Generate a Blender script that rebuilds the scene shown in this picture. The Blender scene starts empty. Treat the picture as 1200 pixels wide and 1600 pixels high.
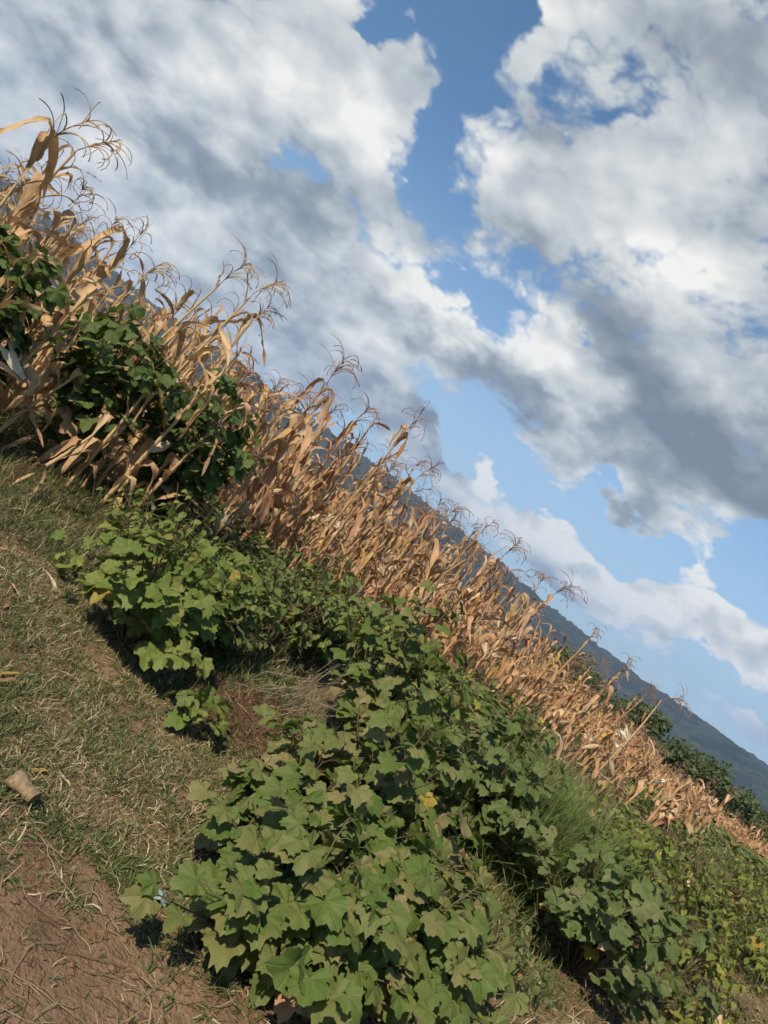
import bpy, math, random
import numpy as np
from mathutils import Vector, Matrix

random.seed(11)
R = np.random.default_rng(7)
PI = math.pi
SC = bpy.context.scene
COL = SC.collection

# ------------------------------------------------------------------ camera
ROLL = math.radians(35)
EYE = 1.5
FPX = 1200.0                       # focal length in photograph pixels
cam_d = bpy.data.cameras.new('camera')
cam_d.sensor_fit = 'VERTICAL'
cam_d.sensor_height = 36.0
cam_d.lens = 36.0 * FPX / 1600.0
cam_d.clip_start = 0.05
cam_d.clip_end = 20000
cam = bpy.data.objects.new('camera', cam_d)
COL.objects.link(cam)
c_, s_ = math.cos(ROLL), math.sin(ROLL)
cam.matrix_world = Matrix(((c_, -s_, 0, 0), (0, 0, -1, 0), (s_, c_, 0, EYE), (0, 0, 0, 1)))
SC.camera = cam

def ray(px, py):
    """direction (x, y=1, z) of a photograph pixel; used only to work out real positions"""
    dx, dy = px - 600.0, 800.0 - py
    return ((dx * c_ - dy * s_) / FPX, 1.0, (dx * s_ + dy * c_) / FPX)

# ------------------------------------------------------------------ light
SUN_AZ = math.radians(-148)        # compass style: 0 = +Y, negative = to the left
SUN_EL = math.radians(46)
sun_dir = Vector((math.sin(SUN_AZ) * math.cos(SUN_EL), math.cos(SUN_AZ) * math.cos(SUN_EL), math.sin(SUN_EL)))
sd = bpy.data.lights.new('sun', 'SUN')
sd.energy = 5.0
sd.angle = math.radians(0.6)
sd.color = (1.0, 0.90, 0.74)
sun = bpy.data.objects.new('sun', sd)
sun.rotation_euler = sun_dir.to_track_quat('Z', 'Y').to_euler()
sun.location = (-20, -10, 40)
COL.objects.link(sun)

SC.view_settings.view_transform = 'Standard'
SC.view_settings.look = 'None'
SC.view_settings.exposure = 0.28
SC.view_settings.gamma = 1.0
SC.view_settings.use_curve_mapping = False
SC.render.engine = 'CYCLES'
SC.cycles.max_bounces = 6
SC.cycles.diffuse_bounces = 2
SC.cycles.glossy_bounces = 2
SC.cycles.transmission_bounces = 3
SC.cycles.transparent_max_bounces = 4
SC.cycles.volume_bounces = 0
SC.cycles.use_denoising = True
SC.cycles.use_adaptive_sampling = True
SC.cycles.adaptive_threshold = 0.03
SC.cycles.adaptive_min_samples = 8

# ------------------------------------------------------------------ node helper
class NT:
    def __init__(self, tree):
        self.t = tree
        self.n = tree.nodes
        self.l = tree.links
    def node(self, typ, **kw):
        nd = self.n.new(typ)
        for k, v in kw.items():
            setattr(nd, k, v)
        return nd
    def put(self, sock, v):
        if isinstance(v, bpy.types.NodeSocket):
            self.l.new(v, sock)
        elif v is not None:
            sock.default_value = v
    def math(self, op, a, b=None, c=None, clamp=False):
        nd = self.node('ShaderNodeMath', operation=op, use_clamp=clamp)
        self.put(nd.inputs[0], a)
        if b is not None: self.put(nd.inputs[1], b)
        if c is not None: self.put(nd.inputs[2], c)
        return nd.outputs[0]
    def vmath(self, op, a, b=None, scale=None):
        nd = self.node('ShaderNodeVectorMath', operation=op)
        self.put(nd.inputs[0], a)
        if b is not None: self.put(nd.inputs[1], b)
        if scale is not None: self.put(nd.inputs['Scale'], scale)
        return nd.outputs['Value'] if op in ('LENGTH', 'DOT_PRODUCT', 'DISTANCE') else nd.outputs['Vector']
    def remap(self, v, a, b, c=0.0, d=1.0, smooth=True):
        nd = self.node('ShaderNodeMapRange', interpolation_type='SMOOTHSTEP' if smooth else 'LINEAR')
        self.put(nd.inputs['Value'], v)
        for k, x in (('From Min', a), ('From Max', b), ('To Min', c), ('To Max', d)):
            self.put(nd.inputs[k], x)
        return nd.outputs['Result']
    def noise(self, vec, scale, detail=4, rough=0.55, dist=0.0, lac=2.0, color=False, dim='3D'):
        nd = self.node('ShaderNodeTexNoise', noise_dimensions=dim)
        self.put(nd.inputs['Vector'], vec)
        for k, x in (('Scale', scale), ('Detail', detail), ('Roughness', rough), ('Distortion', dist), ('Lacunarity', lac)):
            self.put(nd.inputs[k], x)
        return nd.outputs['Color' if color else 'Fac']
    def mix(self, f, a, b, blend='MIX'):
        nd = self.node('ShaderNodeMix', data_type='RGBA', blend_type=blend)
        self.put(nd.inputs[0], f)
        for i, v in ((6, a), (7, b)):
            if isinstance(v, (tuple, list)) and len(v) == 3: v = (*v, 1.0)
            self.put(nd.inputs[i], v)
        return nd.outputs[2]
    def ramp(self, f, stops, interp='LINEAR'):
        nd = self.node('ShaderNodeValToRGB')
        cr = nd.color_ramp
        cr.interpolation = interp
        while len(cr.elements) < len(stops): cr.elements.new(0.5)
        for e, (p, col) in zip(cr.elements, stops):
            e.position = p
            e.color = (*col, 1.0)
        self.put(nd.inputs[0], f)
        return nd.outputs[0]

# ------------------------------------------------------------------ sky with clouds (world)
world = bpy.data.worlds.new('World')
SC.world = world
world.use_nodes = True
W = NT(world.node_tree)
W.n.clear()
def az_el(px, py):
    x, y, z = ray(px, py)
    return math.atan2(x, y), math.atan2(z, math.hypot(x, y))
def blob(vec, px, py, a, b, ang, w):
    """soft ellipse in the sky, given by where it hangs (azimuth, elevation) and its angular size"""
    x, y, z = ray(px, py)
    k = 1.0 / math.sqrt(x * x + 1 + z * z)
    az, el = az_el(px, py)
    nd = W.node('ShaderNodeMapping', vector_type='TEXTURE')
    W.put(nd.inputs['Vector'], vec)
    nd.inputs['Location'].default_value = (az, el, 0)
    nd.inputs['Rotation'].default_value = (0, 0, ROLL - math.radians(ang))
    nd.inputs['Scale'].default_value = (a / FPX * k, b / FPX * k, 1)
    return W.math('MULTIPLY', W.remap(W.vmath('LENGTH', nd.outputs[0]), 1.25, 0.15), w)
def blobs(vec, lst):
    out = None
    for it in lst:
        v = blob(vec, *it)
        out = v if out is None else W.math('ADD', out, v)
    return out
tc = W.node('ShaderNodeTexCoord')
dirv = W.vmath('NORMALIZE', tc.outputs['Generated'])
sp = W.node('ShaderNodeSeparateXYZ'); W.put(sp.inputs[0], dirv)
az = W.math('ARCTAN2', sp.outputs[0], sp.outputs[1])
el = W.math('ARCSINE', sp.outputs[2])
cb = W.node('ShaderNodeCombineXYZ'); W.put(cb.inputs[0], az); W.put(cb.inputs[1], el)
ae = cb.outputs[0]
# cloud-deck coordinates: layers flatten and tighten towards the horizon
den = W.math('ADD', W.math('MAXIMUM', sp.outputs[2], 0.0), 0.30)
cb2 = W.node('ShaderNodeCombineXYZ')
W.put(cb2.inputs[0], W.math('DIVIDE', sp.outputs[0], den))
W.put(cb2.inputs[1], W.math('DIVIDE', sp.outputs[1], den))
deck = cb2.outputs[0]
mixv = W.vmath('ADD', W.vmath('MULTIPLY', dirv, (2.2, 2.2, 3.8)), W.vmath('SCALE', deck, scale=0.30))
warpn = W.noise(mixv, 1.7, 5, 0.6, color=True)
warp = W.vmath('SCALE', W.vmath('SUBTRACT', warpn, (0.5, 0.5, 0.5)), scale=0.22)
aew = W.vmath('ADD', ae, warp)
COVER = [  # x, y, half width, half height, tilt, weight
    (1010, 300, 380, 290, 40, 1.0), (1130, 690, 360, 200, 30, 1.15), (1060, 40, 330, 140, 20, .8), (830, 330, 130, 200, 60, .55), (860, 60, 120, 80, 20, .6),
    (840, 610, 460, 110, 34, .85), (600, 480, 240, 90, 36, .75), (200, 120, 460, 260, 38, .9), (560, 150, 200, 150, 40, 1.0),
    (440, 330, 360, 130, 42, .75), (560, 300, 170, 50, 45, .7), (300, 60, 300, 120, 20, .6), (930, 895, 290, 66, 36, 1.6),
    (1090, 940, 110, 75, 35, 1.2), (1190, 1030, 120, 40, 35, 1.0), (1060, 1075, 130, 36, 40, .9), (1175, 1110, 60, 34, 35, .6),
    (690, 700, 120, 52, 32, 1.0), (540, 600, 280, 80, 35, .8), (360, 470, 280, 90, 38, .6), (150, 300, 260, 80, 42, .6), (60, 120, 150, 90, 40, .5),
    (1090, 885, 60, 22, 10, .9), (635, 110, 80, 80, 0, .50), (725, 310, 60, 70, 20, .40), (640, 350, 150, 45, 45, .45), (760, 830, 120, 45, 35, .7),
]
HOLES = [
    (750, 30, 100, 60, -10, .9), (690, 190, 60, 125, 20, .80), (670, 320, 85, 65, 30, .65), (950, 108, 165, 75, 8, .95), (450, 238, 75, 48, 35, .75),
    (600, 395, 230, 40, 42, .85), (735, 500, 130, 45, 38, .7), (890, 762, 220, 34, 28, 1.7), (740, 690, 34, 50, 35, .5), (1020, 850, 130, 34, 35, 1.5),
    (1165, 890, 55, 70, 35, 1.7), (945, 578, 16, 16, 0, .9), (580, 15, 40, 22, 20, .8), (70, 190, 60, 20, 40, .6), (185, 345, 70, 20, 40, .6), (590, 465, 34, 12, 35, .6),
    (820, 420, 34, 34, 35, .6), (1120, 1050, 90, 22, 35, .6), (960, 1000, 230, 26, 36, 1.1), (1150, 1075, 80, 16, 36, .8), (800, 880, 120, 24, 38, .6),
]
GREY = [
    (1150, 740, 280, 110, 30, .80), (1000, 570, 240, 60, 48, .55), (900, 450, 150, 60, 50, .45), (1190, 280, 90, 140, 10, .35), (300, 200, 330, 60, 45, .60), (480, 330, 190, 50, 45, .45), (120, 330, 160, 40, 42, .25),
    (80, 60, 200, 80, 40, .4), (830, 660, 260, 45, 32, .5), (700, 570, 160, 40, 35, .35), (850, 285, 60, 40, 0, .25), (690, 640, 130, 40, 35, .4), (880, 965, 230, 22, 36, .7),
    (1000, 640, 160, 60, 30, .35), (450, 60, 160, 60, 30, .3), (870, 170, 120, 50, 10, .25), (520, 640, 220, 60, 36, .4), (420, 500, 200, 50, 40, .3), (800, 380, 80, 70, 40, .3),
    (950, 880, 270, 50, 36, -1.0), (1090, 930, 120, 70, 35, -1.0), (470, 110, 260, 60, 42, -.45), (120, 150, 120, 60, 45, -.3), (800, 530, 300, 50, 35, -.6), (1060, 430, 180, 90, 35, -.45), (560, 140, 150, 110, 40, -.35), (620, 450, 180, 40, 35, -.45), (1050, 1060, 130, 30, 38, -.8),
]
cover = W.math('SUBTRACT', blobs(aew, COVER), blobs(aew, HOLES))
gen = W.math('MULTIPLY', W.math('SUBTRACT', W.noise(mixv, 0.9, 3, 0.5), 0.5), 1.5)
fb = W.noise(mixv, 3.0, 10, 0.60, 0.15)
vor = W.node('ShaderNodeTexVoronoi', feature='F1')
W.put(vor.inputs['Vector'], W.vmath('ADD', mixv, W.vmath('SCALE', warpn, scale=0.45)))
vor.inputs['Scale'].default_value = 7.0
vor.inputs['Detail'].default_value = 2.0
vor.inputs['Roughness'].default_value = 0.55
puff = W.math('SUBTRACT', 0.55, vor.outputs['Distance'])
dens = W.math('ADD', W.math('ADD', cover, W.math('MULTIPLY', W.math('SUBTRACT', fb, 0.5), 2.3)), W.math('MULTIPLY', puff, 0.70))
dens = W.math('ADD', dens, W.math('MULTIPLY', gen, 0.45))
alpha = W.remap(W.math('ADD', dens, 0.10), 0.0, 0.66)
# light and shade inside the clouds: thick lower parts go grey, rims and tops stay white
up = W.vmath('ADD', mixv, (-0.06, -0.03, 0.22))
relief = W.math('SUBTRACT', W.noise(mixv, 2.6, 3, 0.5, 0.15), W.noise(up, 2.6, 3, 0.5, 0.15))
grey = W.math('ADD', blobs(aew, GREY), W.math('MULTIPLY', W.math('SUBTRACT', 0.5, W.noise(mixv, 1.2, 3, 0.45)), 0.9))
fine = W.math('SUBTRACT', W.noise(mixv, 8.0, 3, 0.5, 0.1), W.noise(W.vmath('ADD', mixv, (-0.02, -0.02, 0.075)), 8.0, 3, 0.5, 0.1))
lit = W.math('ADD', 0.79, W.math('MULTIPLY', relief, 1.15))
lit = W.math('ADD', lit, W.math('MULTIPLY', fine, W.remap(el, 0.45, 0.15, 0.08, 0.75)))
lit = W.math('ADD', lit, W.math('MULTIPLY', puff, 0.20))
lit = W.math('SUBTRACT', lit, W.math('MULTIPLY', W.math('MAXIMUM', grey, -0.40), 0.62))
ccol = W.ramp(lit, [(0.0, (0.17, 0.205, 0.255)), (0.35, (0.285, 0.325, 0.37)), (0.62, (0.49, 0.53, 0.55)), (0.88, (0.71, 0.72, 0.70)), (1.0, (0.84, 0.83, 0.79))])
sky = W.node('ShaderNodeTexSky', sky_type='NISHITA')
sky.sun_disc = False
sky.sun_elevation = SUN_EL
sky.sun_rotation = SUN_AZ
sky.altitude = 1500
sky.air_density = 1.0
sky.dust_density = 0.3
sky.ozone_density = 1.2
WS = 0.12
skyc = W.vmath('MULTIPLY', sky.outputs[0], (0.72, 0.94, 1.0))
hz = W.remap(el, 0.45, -0.02)
ccol_s = W.vmath('SCALE', ccol, scale=0.95 / WS)
# moist air low over the horizon veils the sky, and the low clouds less
veil = tuple(x / WS for x in (0.34, 0.44, 0.56))
skyv = W.mix(W.math('MULTIPLY', hz, 0.80), skyc, veil)
cldv = W.mix(W.math('MULTIPLY', hz, 0.05), ccol_s, veil)
col = W.mix(alpha, skyv, cldv)
bg = W.node('ShaderNodeBackground')
W.put(bg.inputs['Color'], col)
bg.inputs['Strength'].default_value = WS
wo = W.node('ShaderNodeOutputWorld')
W.l.new(bg.outputs[0], wo.inputs['Surface'])
world.cycles.sampling_method = 'NONE'

# ------------------------------------------------------------------ materials
def mat(name):
    m = bpy.data.materials.new(name)
    m.use_nodes = True
    t = NT(m.node_tree)
    t.n.clear()
    return m, t
def finish(m, t, color, rough=0.7, spec=0.3, bump=None, bump_d=0.01, bump_s=0.5, translucent=0.0, tcol=None, sheen=0.0):
    b = t.node('ShaderNodeBsdfPrincipled')
    t.put(b.inputs['Base Color'], (*color, 1.0) if isinstance(color, tuple) else color)
    t.put(b.inputs['Roughness'], rough)
    b.inputs['Specular IOR Level'].default_value = spec
    if bump is not None:
        bn = t.node('ShaderNodeBump')
        bn.inputs['Distance'].default_value = bump_d
        bn.inputs['Strength'].default_value = bump_s
        t.put(bn.inputs['Height'], bump)
        t.l.new(bn.outputs[0], b.inputs['Normal'])
    o = t.node('ShaderNodeOutputMaterial')
    sh = b.outputs[0]
    if translucent > 0:
        tr = t.node('ShaderNodeBsdfTranslucent')
        t.put(tr.inputs['Color'], tcol if tcol is not None else color)
        mx = t.node('ShaderNodeMixShader')
        mx.inputs[0].default_value = translucent
        t.l.new(sh, mx.inputs[1]); t.l.new(tr.outputs[0], mx.inputs[2])
        sh = mx.outputs[0]
    t.l.new(sh, o.inputs['Surface'])
    return m
def obj_rand(t):
    """one value per object, or per piece in joined meshes (attribute rnd)"""
    oi = t.node('ShaderNodeObjectInfo')
    at = t.node('ShaderNodeAttribute', attribute_name='rnd')
    return t.math('FRACT', t.math('ADD', oi.outputs['Random'], at.outputs['Fac']))
def obj_co(t):
    return t.node('ShaderNodeTexCoord').outputs['Object']

def leaf_material(name, stops, vein=(0.30, 0.34, 0.14), rough=0.58, blot=(0.22, 0.18, 0.06), blot_amt=0.38, trans=0.30, vein_on=True):
    m, t = mat(name)
    r = obj_rand(t)
    co = obj_co(t)
    base = t.ramp(r, stops)
    geo = t.node('ShaderNodeNewGeometry')
    n1 = t.noise(geo.outputs['Position'], 22, 3, 0.55)
    base = t.mix(t.math('MULTIPLY', t.remap(n1, 0.42, 0.75), blot_amt), base, blot)
    n2 = t.noise(geo.outputs['Position'], 160, 2, 0.5)
    base = t.mix(t.math('MULTIPLY', t.remap(n2, 0.35, 0.7), 0.25), base, (0.05, 0.075, 0.02))
    bump = n2
    if vein_on:
        s = t.node('ShaderNodeSeparateXYZ'); t.put(s.inputs[0], co)
        d = None
        ya = t.math('ABSOLUTE', s.outputs[1])
        for a in (0.0, 48, 100):
            ca, sa = math.cos(math.radians(a)), math.sin(math.radians(a))
            e = t.math('ABSOLUTE', t.math('SUBTRACT', t.math('MULTIPLY', ya, ca), t.math('MULTIPLY', s.outputs[0], sa)))
            along = t.math('ADD', t.math('MULTIPLY', s.outputs[0], ca), t.math('MULTIPLY', ya, sa))
            e = t.math('ADD', e, t.remap(along, 0.06, 0.0, 0.0, 0.2, False))
            d = e if d is None else t.math('MINIMUM', d, e)
        vv = t.remap(d, 0.020, 0.004)
        base = t.mix(t.math('MULTIPLY', vv, 0.13), base, vein)
        bump = t.math('ADD', t.math('MULTIPLY', n2, 0.4), t.math('MULTIPLY', t.remap(d, 0.0, 0.05), 0.6))
    tc2 = t.mix(0.5, base, (0.20, 0.28, 0.03))
    return finish(m, t, base, rough, 0.22, bump, 0.004, 0.5, trans, tc2)

GREENS = [(0.0, (0.080, 0.132, 0.022)), (0.35, (0.100, 0.140, 0.031)), (0.58, (0.140, 0.156, 0.045)), (0.82, (0.190, 0.178, 0.062)), (0.95, (0.245, 0.190, 0.086)), (1.0, (0.082, 0.134, 0.024))]
M = {}
M['weed_leaf'] = leaf_material('weed_leaf', GREENS)
M['bush_leaf'] = leaf_material('bush_leaf', [(0, (0.085, 0.125, 0.034)), (0.5, (0.115, 0.150, 0.044)), (0.85, (0.155, 0.165, 0.065)), (1, (0.09, 0.128, 0.036))], blot_amt=0.2)
M['shrub_leaf'] = leaf_material('shrub_leaf', [(0, (0.055, 0.092, 0.02)), (0.5, (0.075, 0.115, 0.028)), (0.9, (0.105, 0.135, 0.038)), (1, (0.06, 0.096, 0.022))], blot_amt=0.1, trans=0.3)
M['bright_leaf'] = leaf_material('bright_leaf', [(0, (0.105, 0.155, 0.028)), (0.5, (0.15, 0.195, 0.04)), (0.9, (0.20, 0.205, 0.05)), (1, (0.115, 0.155, 0.032))], blot_amt=0.15, trans=0.3)
M['yellow_leaf'] = leaf_material('yellow_leaf', [(0, (0.36, 0.25, 0.03)), (0.5, (0.29, 0.27, 0.05)), (1, (0.34, 0.18, 0.03))], blot_amt=0.3, blot=(0.25, 0.14, 0.03))
M['field_leaf'] = leaf_material('field_leaf', [(0, (0.12, 0.165, 0.026)), (0.5, (0.17, 0.20, 0.035)), (0.85, (0.24, 0.215, 0.045)), (1, (0.13, 0.165, 0.03))], blot_amt=0.15, trans=0.35, vein_on=False)
M['lime_leaf'] = leaf_material('lime_leaf', [(0, (0.20, 0.24, 0.05)), (0.5, (0.26, 0.26, 0.06)), (1, (0.17, 0.22, 0.05))], blot_amt=0.15, trans=0.3)

def dry_material(name, stops, rough=0.62, trans=0.22):
    m, t = mat(name)
    r = obj_rand(t)
    base = t.ramp(r, stops)
    uv = t.node('ShaderNodeUVMap').outputs[0]
    st = t.noise(t.vmath('MULTIPLY', uv, (26.0, 1.6, 1.0)), 1.0, 4, 0.6)
    geo = t.node('ShaderNodeNewGeometry')
    sx = t.node('ShaderNodeSeparateXYZ'); t.put(sx.inputs[0], geo.outputs['Position'])
    base = t.mix(t.math('MULTIPLY', t.remap(sx.outputs[0], -1.2, -2.4), 0.40), base, (0.60, 0.43, 0.19))   # the left stand dried paler
    big = t.noise(geo.outputs['Position'], 9, 4, 0.6)
    base = t.mix(t.math('MULTIPLY', t.remap(st, 0.35, 0.72), 0.32), base, t.mix(t.remap(t.noise(geo.outputs['Position'], 0.8, 2, 0.5), .4, .6), (0.56, 0.38, 0.18), (0.50, 0.30, 0.18)))
    base = t.mix(t.math('MULTIPLY', t.remap(big, 0.52, 0.80), 0.65), base, (0.16, 0.07, 0.03))
    base = t.mix(t.math('MULTIPLY', t.remap(big, 0.45, 0.20), 0.45), base, (0.60, 0.45, 0.27))
    return finish(m, t, base, rough, 0.25, t.math('ADD', st, t.math('MULTIPLY', big, 0.5)), 0.004, 0.7, trans, t.mix(0.4, base, (0.5, 0.25, 0.08)))
DRY = [(0.0, (0.42, 0.23, 0.10)), (0.16, (0.54, 0.34, 0.17)), (0.32, (0.32, 0.14, 0.07)), (0.48, (0.52, 0.31, 0.17)), (0.62, (0.43, 0.22, 0.12)), (0.78, (0.64, 0.47, 0.28)), (0.90, (0.34, 0.23, 0.14)), (0.96, (0.50, 0.29, 0.06)), (1.0, (0.42, 0.23, 0.10))]
M['dry_leaf'] = dry_material('dry_leaf', DRY)
M['dry_stalk'] = dry_material('dry_stalk', [(0, (0.34, 0.20, 0.09)), (0.5, (0.42, 0.28, 0.13)), (0.8, (0.26, 0.11, 0.06)), (1, (0.36, 0.23, 0.10))], trans=0.0)
M['husk'] = dry_material('husk', [(0, (0.62, 0.50, 0.32)), (0.6, (0.52, 0.36, 0.19)), (1, (0.70, 0.60, 0.42))], trans=0.15)
M['pale_husk'] = dry_material('pale_husk', [(0, (0.80, 0.74, 0.58)), (1, (0.72, 0.64, 0.46))], trans=0.15)
M['tassel'] = dry_material('tassel', [(0, (0.24, 0.13, 0.085)), (0.5, (0.32, 0.19, 0.12)), (1, (0.18, 0.10, 0.07))], trans=0.0)
M['red_leaf'] = dry_material('red_leaf', [(0, (0.24, 0.05, 0.03)), (1, (0.30, 0.08, 0.04))], trans=0.2)

def plain(name, c1, c2, scale=30, rough=0.8, bump_d=0.004, trans=0.0, spec=0.25):
    m, t = mat(name)
    geo = t.node('ShaderNodeNewGeometry')
    n = t.noise(geo.outputs['Position'], scale, 5, 0.6)
    return finish(m, t, t.mix(t.remap(n, 0.3, 0.7), c1, c2), rough, spec, n, bump_d, 0.6, trans)
M['stem_green'] = plain('stem_green', (0.07, 0.085, 0.03), (0.13, 0.10, 0.05), 40)
M['stem_brown'] = plain('stem_brown', (0.06, 0.04, 0.022), (0.11, 0.075, 0.04), 40)
M['grey_twig'] = plain('grey_twig', (0.15, 0.11, 0.075), (0.25, 0.20, 0.14), 40)
M['bark'] = plain('bark', (0.06, 0.045, 0.03), (0.10, 0.08, 0.055), 4)
M['can'] = plain('can', (0.13, 0.085, 0.045), (0.27, 0.19, 0.11), 34, 0.8)
M['can_end'] = plain('can_end', (0.32, 0.10, 0.04), (0.24, 0.10, 0.05), 40, 0.8)
M['teal'] = plain('teal', (0.05, 0.16, 0.16), (0.09, 0.24, 0.22), 60, 0.5)
M['foil'] = plain('foil', (0.10, 0.17, 0.18), (0.26, 0.30, 0.27), 60, 0.35)
M['clod'] = plain('clod', (0.115, 0.062, 0.033), (0.20, 0.115, 0.065), 45, 0.95, 0.006)
M['moss'] = plain('moss', (0.13, 0.12, 0.03), (0.20, 0.17, 0.05), 45, 0.95, 0.006)

def vcol_material(name, rough=0.65, trans=0.25, spec=0.25):
    m, t = mat(name)
    at = t.node('ShaderNodeAttribute', attribute_name='tint')
    geo = t.node('ShaderNodeNewGeometry')
    n = t.noise(geo.outputs['Position'], 60, 2, 0.5)
    c = t.mix(t.math('MULTIPLY', t.remap(n, 0.3, 0.7), 0.3), at.outputs['Color'], (0.06, 0.05, 0.025))
    return finish(m, t, c, rough, spec, None, translucent=trans, tcol=c)
M['grass'] = vcol_material('grass')
M['far_leaf'] = vcol_material('far_leaf', 0.6, 0.2)

# soil
def soil_material():
    m, t = mat('soil')
    geo = t.node('ShaderNodeNewGeometry')
    P = geo.outputs['Position']
    n1 = t.noise(P, 1.3, 5, 0.6)
    n2 = t.noise(P, 9, 6, 0.65)
    n3 = t.noise(P, 70, 4, 0.6)
    c = t.mix(t.remap(n1, 0.35, 0.65), (0.150, 0.088, 0.049), (0.235, 0.148, 0.086))
    c = t.mix(t.math('MULTIPLY', t.remap(n2, 0.45, 0.75), 0.6), c, (0.24, 0.155, 0.095))
    c = t.mix(t.math('MULTIPLY', t.remap(n3, 0.5, 0.8), 0.5), c, (0.08, 0.045, 0.027))
    # under the crop and beyond: dull litter, then green valley floor
    s = t.node('ShaderNodeSeparateXYZ'); t.put(s.inputs[0], P)
    far = t.remap(s.outputs[1], 70, 130)
    c = t.mix(t.math('MULTIPLY', t.remap(s.outputs[1], 3.0, 6.5), 0.6), c, t.mix(n2, (0.09, 0.065, 0.03), (0.19, 0.125, 0.06)))
    c = t.mix(far, c, t.mix(t.noise(P, 0.03, 5, 0.6), (0.04, 0.06, 0.02), (0.09, 0.09, 0.035)))
    h = t.math('ADD', t.math('MULTIPLY', n2, 1.0), t.math('MULTIPLY', n3, 0.35))
    return finish(m, t, c, 0.92, 0.15, h, 0.035, 1.0)
M['soil'] = soil_material()
def mountain_material():
    m, t = mat('forest_slope')
    geo = t.node('ShaderNodeNewGeometry')
    P = geo.outputs['Position']
    n = t.noise(P, 0.012, 8, 0.65)
    n2 = t.noise(P, 0.09, 4, 0.6)
    c = t.mix(t.remap(n, 0.40, 0.62), (0.014, 0.022, 0.013), (0.048, 0.054, 0.028))
    c = t.mix(t.math('MULTIPLY', t.remap(n2, 0.45, 0.62), .8), c, (0.010, 0.016, 0.010))
    return finish(m, t, c, 0.95, 0.1, n2, 8.0, 0.6)
M['forest_slope'] = mountain_material()

# ------------------------------------------------------------------ mesh helpers
def mesh_np(name, V, F, mats, uv=None, rnd=None, tint=None, fmat=None, smooth=True):
    """V (n,3); F list/array of faces (all tris or all quads as array, or a python list)"""
    me = bpy.data.meshes.new(name)
    V = np.asarray(V, dtype=np.float32)
    if isinstance(F, np.ndarray):
        nf, k = F.shape
        me.vertices.add(len(V)); me.vertices.foreach_set('co', V.ravel())
        me.loops.add(nf * k); me.loops.foreach_set('vertex_index', F.astype(np.int32).ravel())
        me.polygons.add(nf)
        me.polygons.foreach_set('loop_start', np.arange(0, nf * k, k, dtype=np.int32))
        me.update(calc_edges=True)
    else:
        me.from_pydata(V.tolist(), [], F)
    if smooth:
        me.polygons.foreach_set('use_smooth', np.ones(len(me.polygons), dtype=bool))
    for m in (mats if isinstance(mats, (list, tuple)) else [mats]):
        me.materials.append(m)
    if fmat is not None:
        me.polygons.foreach_set('material_index', np.asarray(fmat, dtype=np.int32))
    if uv is not None:
        li = np.empty(len(me.loops), dtype=np.int32); me.loops.foreach_get('vertex_index', li)
        l = me.uv_layers.new(name='UVMap')
        l.data.foreach_set('uv', np.asarray(uv, dtype=np.float32)[li].ravel())
    if rnd is not None:
        a = me.attributes.new('rnd', 'FLOAT', 'POINT')
        a.data.foreach_set('value', np.asarray(rnd, dtype=np.float32))
    if tint is not None:
        a = me.attributes.new('tint', 'FLOAT_COLOR', 'POINT')
        c4 = np.ones((len(V), 4), dtype=np.float32); c4[:, :3] = tint
        a.data.foreach_set('color', c4.ravel())
    me.update()
    return me
def ob(name, me, parent=None, loc=None, mw=None):
    o = bpy.data.objects.new(name, me)
    COL.objects.link(o)
    if parent is not None: o.parent = parent
    if mw is not None: o.matrix_basis = mw
    elif loc is not None: o.location = loc
    return o
def tag(o, label=None, cat=None, group=None, kind=None):
    for k, v in (('label', label), ('category', cat), ('group', group), ('kind', kind)):
        if v is not None: o[k] = v
    return o
class MB:
    """collects pieces into one mesh"""
    def __init__(self):
        self.V, self.F, self.UV, self.RN, self.FM = [], [], [], [], []
        self.n = 0
    def add(self, V, F, uv=None, rnd=0.0, fm=0):
        V = np.asarray(V, dtype=np.float64)
        self.V.append(V)
        self.F.extend([tuple(i + self.n for i in f) for f in F])
        self.UV.append(np.zeros((len(V), 2)) if uv is None else np.asarray(uv))
        self.RN.append(np.full(len(V), rnd))
        self.FM.extend([fm] * len(F))
        self.n += len(V)
    def mesh(self, name, mats):
        return mesh_np(name, np.vstack(self.V), self.F, mats, uv=np.vstack(self.UV), rnd=np.concatenate(self.RN), fmat=self.FM)
def tube(P, rad, sides=5, cap=True):
    P = np.asarray(P, dtype=np.float64)
    n = len(P)
    rad = np.broadcast_to(np.asarray(rad, dtype=np.float64), (n,))
    T = np.gradient(P, axis=0)
    T /= np.linalg.norm(T, axis=1)[:, None] + 1e-9
    ref = np.array([0.31, 0.87, 0.38])
    V, uv = [], []
    for i in range(n):
        a = np.cross(T[i], ref); a /= np.linalg.norm(a) + 1e-9
        b = np.cross(T[i], a)
        for k in range(sides):
            th = 2 * PI * k / sides
            V.append(P[i] + rad[i] * (math.cos(th) * a + math.sin(th) * b))
            uv.append((k / sides, i * 0.3))
    F = []
    for i in range(n - 1):
        for k in range(sides):
            k2 = (k + 1) % sides
            F.append((i * sides + k, i * sides + k2, (i + 1) * sides + k2, (i + 1) * sides + k))
    if cap:
        F.append(tuple(range(sides))[::-1])
        F.append(tuple((n - 1) * sides + k for k in range(sides)))
    return np.array(V), F, np.array(uv)

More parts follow.
